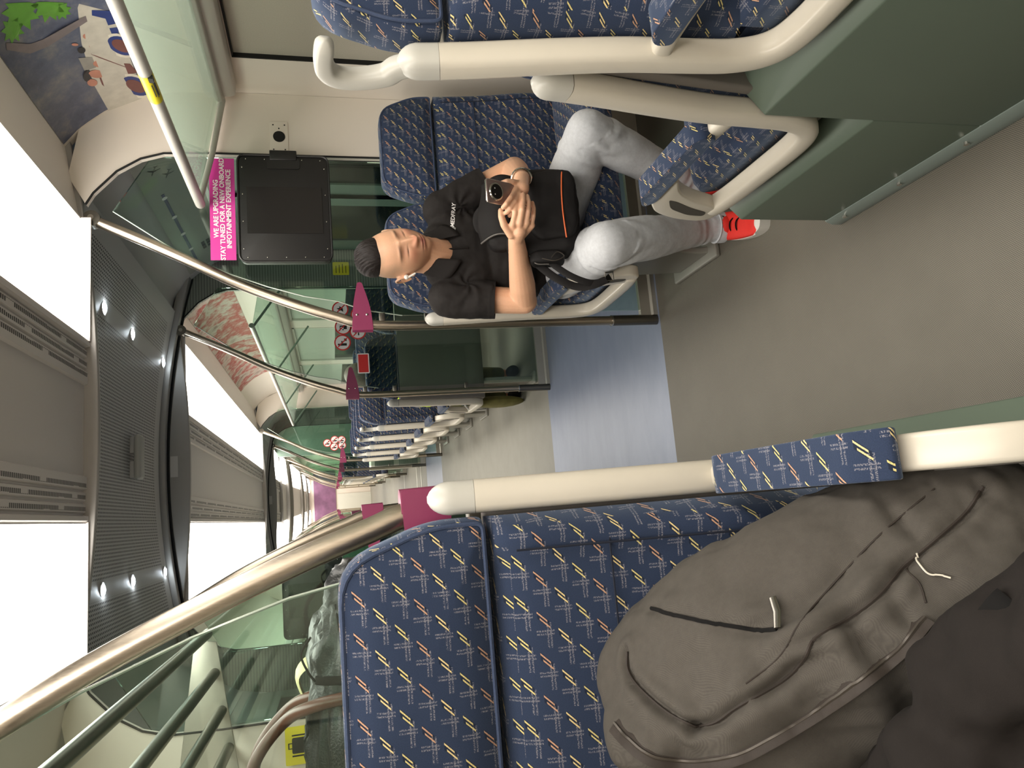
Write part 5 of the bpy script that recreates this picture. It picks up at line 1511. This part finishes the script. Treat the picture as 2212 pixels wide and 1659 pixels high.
# phone in the left hand (a thing it holds)
ph_c = PX(1076, 416, 2.035)
dl = Vector((-.10, -.52, .85)).normalized(); nb = Vector((-.12, -.90, -.42)); nb = (nb-dl*nb.dot(dl)).normalized(); wx = dl.cross(nb)
ph = bpy.data.objects.new('smartphone', None); C.objects.link(ph); ph.matrix_world = basis(ph_c, wx, dl, nb); tag(ph, "grey phone with a large round camera ring in the seated man's hands", 'phone')
o2 = rline([(-.036, -.080), (.036, -.080), (.036, .050), (-.036, .050)], .010, 4)
m = MB(); m.prism(o2, 2, -.0045, .0035); m.build('back', MT['phone'], ph, bevel=.002)
m = MB(); m.prism(rline([(-.0368, -.0808), (.0368, -.0808), (.0368, .0508), (-.0368, .0508)], .011, 4), 2, -.0035, .0022); m.build('metal_edge', MT['chrome'], ph, bevel=.0012)
m = MB(); m.tube([(0, .012, .003), (0, .012, .0065)], [.0285, .027], 32); m.build('camera_ring', MT['chrome'], ph)
m = MB(); m.tube([(0, .012, .0066), (0, .012, .0072)], .0225, 32); cg = m.build('camera_glass', simple('camera_glass', (8, 8, 10), .05), ph)
for a_ in (-.009, .009): 
    m = MB(); m.ball((a_, .020, .0073), (.0022, .0022, .0006), 10); m.build('lens_glint', MT['white'], cg)

# black bag on his lap
bg = bpy.data.objects.new('black_backpack', None); C.objects.link(bg)
BO = Vector((.535, 2.20, .735)); bu = Vector((.03, .36, 1)).normalized(); bx_ = Vector((1, .0, -.03)); bx_ = (bx_-bu*bx_.dot(bu)).normalized(); bf = bx_.cross(bu)
bg.matrix_world = basis(BO, bx_, bu, -bf if bf.y > 0 else bf)
if bf.y > 0: bf = -bf
tag(bg, "black backpack with an orange piping line standing on the seated man's lap", 'backpack')
def bb(c, r, seed, ex=.45, ey=.5, am=.006):
    m = MB()
    def fn(u, v):
        th = PI*v; ph_ = 2*PI*u; st, ct = math.sin(th), math.cos(th)
        x = sgn(math.cos(ph_), ex)*sgn(st, ey); z = sgn(math.sin(ph_), ex)*sgn(st, ey); y = sgn(ct, ey)
        p = Vector((c[0]+x*r[0], c[1]+y*r[1], c[2]+z*r[2])); k = am*fbm(p, 10, seed)+am*.4*fbm(p, 28, seed+1)
        return p+Vector((x, y, z)).normalized()*k
    m.grid(fn, 72, 54, closeu=True); return m
bb((0, -.03, 0), (.150, .125, .050), 1.).build('body', MT['bagblack'], bg, ang=180, uv=False)
bb((.01, -.075, -.055 if False else .050), (.115, .078, .022), 2.).build('front_pocket', MT['bagblack'], bg, ang=180, uv=False)
# folded top flap with piped edge
m = MB(); 
def flap(u, v):
    x = -.085+.20*u+.012*math.sin(v*3); y = .165-.115*v+.01*math.sin(u*5); z = .018+.042*math.sin(v*PI*.75)+.010*math.sin(u*PI)
    return (x, y, z)
m.grid(flap, 24, 16); o = m.build('top_flap', MT['bagblack'], bg, ang=180, uv=False); so = o.modifiers.new('t', 'SOLIDIFY'); so.thickness = .006
m = MB(); m.tube([flap(0, k/12) for k in range(13)], .003, 6); m.build('flap_piping', MT['piping2'], o)
bb((.01, .075, .0), (.12, .070, .036), 4., am=.010).build('roll_top', MT['bagblack'], bg, ang=180, uv=False)
m = MB(); m.tube(smoothpath([(-.05, .13, .0), (-.02, .175, -.02), (.03, .180, -.02), (.07, .13, -.0)], 8), [(.012, .0025)]*25, 10); m.build('carry_loop', MT['bagblack'], bg)
m = MB(); m.tube([(.118-.225*k/20, -.112+.006*math.sin(k/20*PI), .0755-.014*((k/20-.5)*2)**4) for k in range(21)], .0022, 8); o = m.build('orange_piping', MT['orange'], bg); o['label'] = 'thin bright orange piping'
sp = bb((-.155, -.045, .012), (.022, .055, .040), 6., am=.004).build('side_pocket', MT['bagblack'], bg, ang=180, uv=False)
m = MB(); m.tube(smoothpath([(-.165, -.03, .052), (-.178, -.07, .058), (-.165, -.10, .055), (-.15, -.08, .058), (-.168, -.06, .06)], 6), .0016, 6); m.build('draw_cord', MT['zip'], sp)
m = MB(); m.tube(smoothpath([(-.145, .01, .030), (-.176, -.01, .040), (-.182, -.05, .040)], 6), .002, 6); m.build('pocket_piping', MT['piping2'], sp)
# shoulder strap hanging to the arm rest, with buckle
MI = bg.matrix_world.inverted()
def bl(*p): return MI @ PX(*p)
st_ = smoothpath([bl(1170, 548, 2.17), bl(1200, 575, 2.15), bl(1235, 597, 2.12), bl(1275, 611, 2.11), bl(1305, 607, 2.12), bl(1318, 598, 2.13)], 6)
m = MB(); m.tube(st_, [(.011, .002)]*len(st_), 10); m.build('strap', MT['bagblack'], bg)
st_ = smoothpath([bl(1160, 570, 2.2), bl(1200, 600, 2.15), bl(1245, 619, 2.13), bl(1280, 616, 2.11), bl(1310, 604, 2.10)], 6)
m = MB(); m.tube(st_, [(.013, .0022)]*len(st_), 10); m.build('strap', MT['bagblack'], bg)
b_ = bl(1316, 597, 2.105); m = MB()
q0 = [b_+Vector(v) for v in ((-.014, -.012, 0), (.014, -.012, 0), (.014, .012, 0), (-.014, .012, 0), (-.014, -.012, 0))]
m.tube(q0, .0028, 8); m.build('buckle', MT['chrome2'], bg)

# second traveller beyond the second glass, back to the camera
p2 = thing('person', 'traveller with grey hair seen from behind, elbow in the aisle beyond the second right screen', 'person', (.56, 4.95, 0))
O2 = Vector((.56, 4.95, 0))
m = MB(); q = MB()
q.ball((.56, 4.97, 1.165), (.078, .095, .115), 20); q.cap((.56, 4.98, 1.08), (.56, 5.0, .98), .055, .06, 14)
q.cap((.42, 5.0, .93), (.37, 4.98, .72), .05, .045, 14); q.cap((.37, 4.98, .70), (.40, 5.16, .60), .042, .03, 14)
q.cap((.70, 5.0, .93), (.74, 5.0, .70), .05, .045, 14); q.ball((.56, 5.02, .80), (.15, .10, .2), 16)
q.ball((.40, 5.20, .59), (.03, .045, .02), 12)
for f in range(4): q.cap((.385+.012*f, 5.23, .59), (.385+.012*f, 5.27, .575), .008, .007, 8)
for hx in (.46, .64): q.cap((hx, 5.05, .56), (hx-.02, 5.42, .55), .07, .055, 12); q.cap((hx-.02, 5.42, .53), (hx-.03, 5.40, .10), .05, .035, 12)
bm2 = remeshed(q, .008, 4); c2 = getco(bm2); ca = bm2.color_attributes.new('Col', 'FLOAT_COLOR', 'POINT')
ca.data.foreach_set('color', np.tile(np.array([*lin((214, 150, 118)), 1.]), (len(c2), 1)).ravel()); wrap(bm2, 'body', sk.m, p2, O2)
q = MB(); q.ball((.56, 4.955, 1.185), (.086, .10, .11), 24); o = q.build('hair', simple('grey_hair', (120, 108, 98), .6, var=.4, scale=120), None, uv=False); o.data.transform(Matrix.Translation(-O2)); o.parent = p2
q = MB(); q.ball((.56, 5.02, .82), (.175, .125, .20), 20); q.cap((.44, 5.0, .94), (.68, 5.0, .94), .07, .07, 14); q.cap((.42, 5.0, .93), (.385, 4.985, .80), .066, .062, 14); q.cap((.70, 5.0, .93), (.73, 5.0, .80), .066, .062, 14)
wrap(remeshed(q, .008, 4), 'shirt', simple('grey_lilac_shirt', (150, 146, 150), .8), p2, O2)
q = MB()
for hx in (.46, .64): q.cap((hx, 5.05, .56), (hx-.02, 5.42, .55), .085, .07, 14); q.cap((hx-.02, 5.42, .53), (hx-.03, 5.40, .14), .065, .052, 14)
wrap(remeshed(q, .008, 4), 'trousers', simple('olive_trousers', (92, 92, 58), .85, var=.4, scale=30), p2, O2)
for hx in (.435, .615): q = MB(); q.ball((hx-.56, .41, .045), (.045, .13, .045), 16); q.build('shoe', MT['clothblack'], p2)
q = MB(); q.tube(smoothpath([Vector(v)-O2 for v in ((.40, 4.93, .98), (.35, 4.91, .90), (.335, 4.92, .82), (.33, 4.96, .73))], 6), [(.022, .006)]*19, 10); q.build('neon_strap', MT['neon'], p2)
# bags on the floor beside them
t = thing('duffel_bag', 'olive bag standing on the floor by the second traveller\'s legs', 'bag', (.375, 5.25, 0))
q = MB(); q.ball((0, .0, .20), (.042, .11, .20), 20); q.build('body', simple('olive_bag', (104, 100, 52), .8, var=.5, scale=18), t, bevel=0)
q = MB(); q.tube(smoothpath([(-.06, -.05, .30), (-.05, -.03, .42), (.03, .0, .44), (.05, .02, .32)], 6), .008, 8); q.build('handle', MT['frame2'], t)

later_heap()
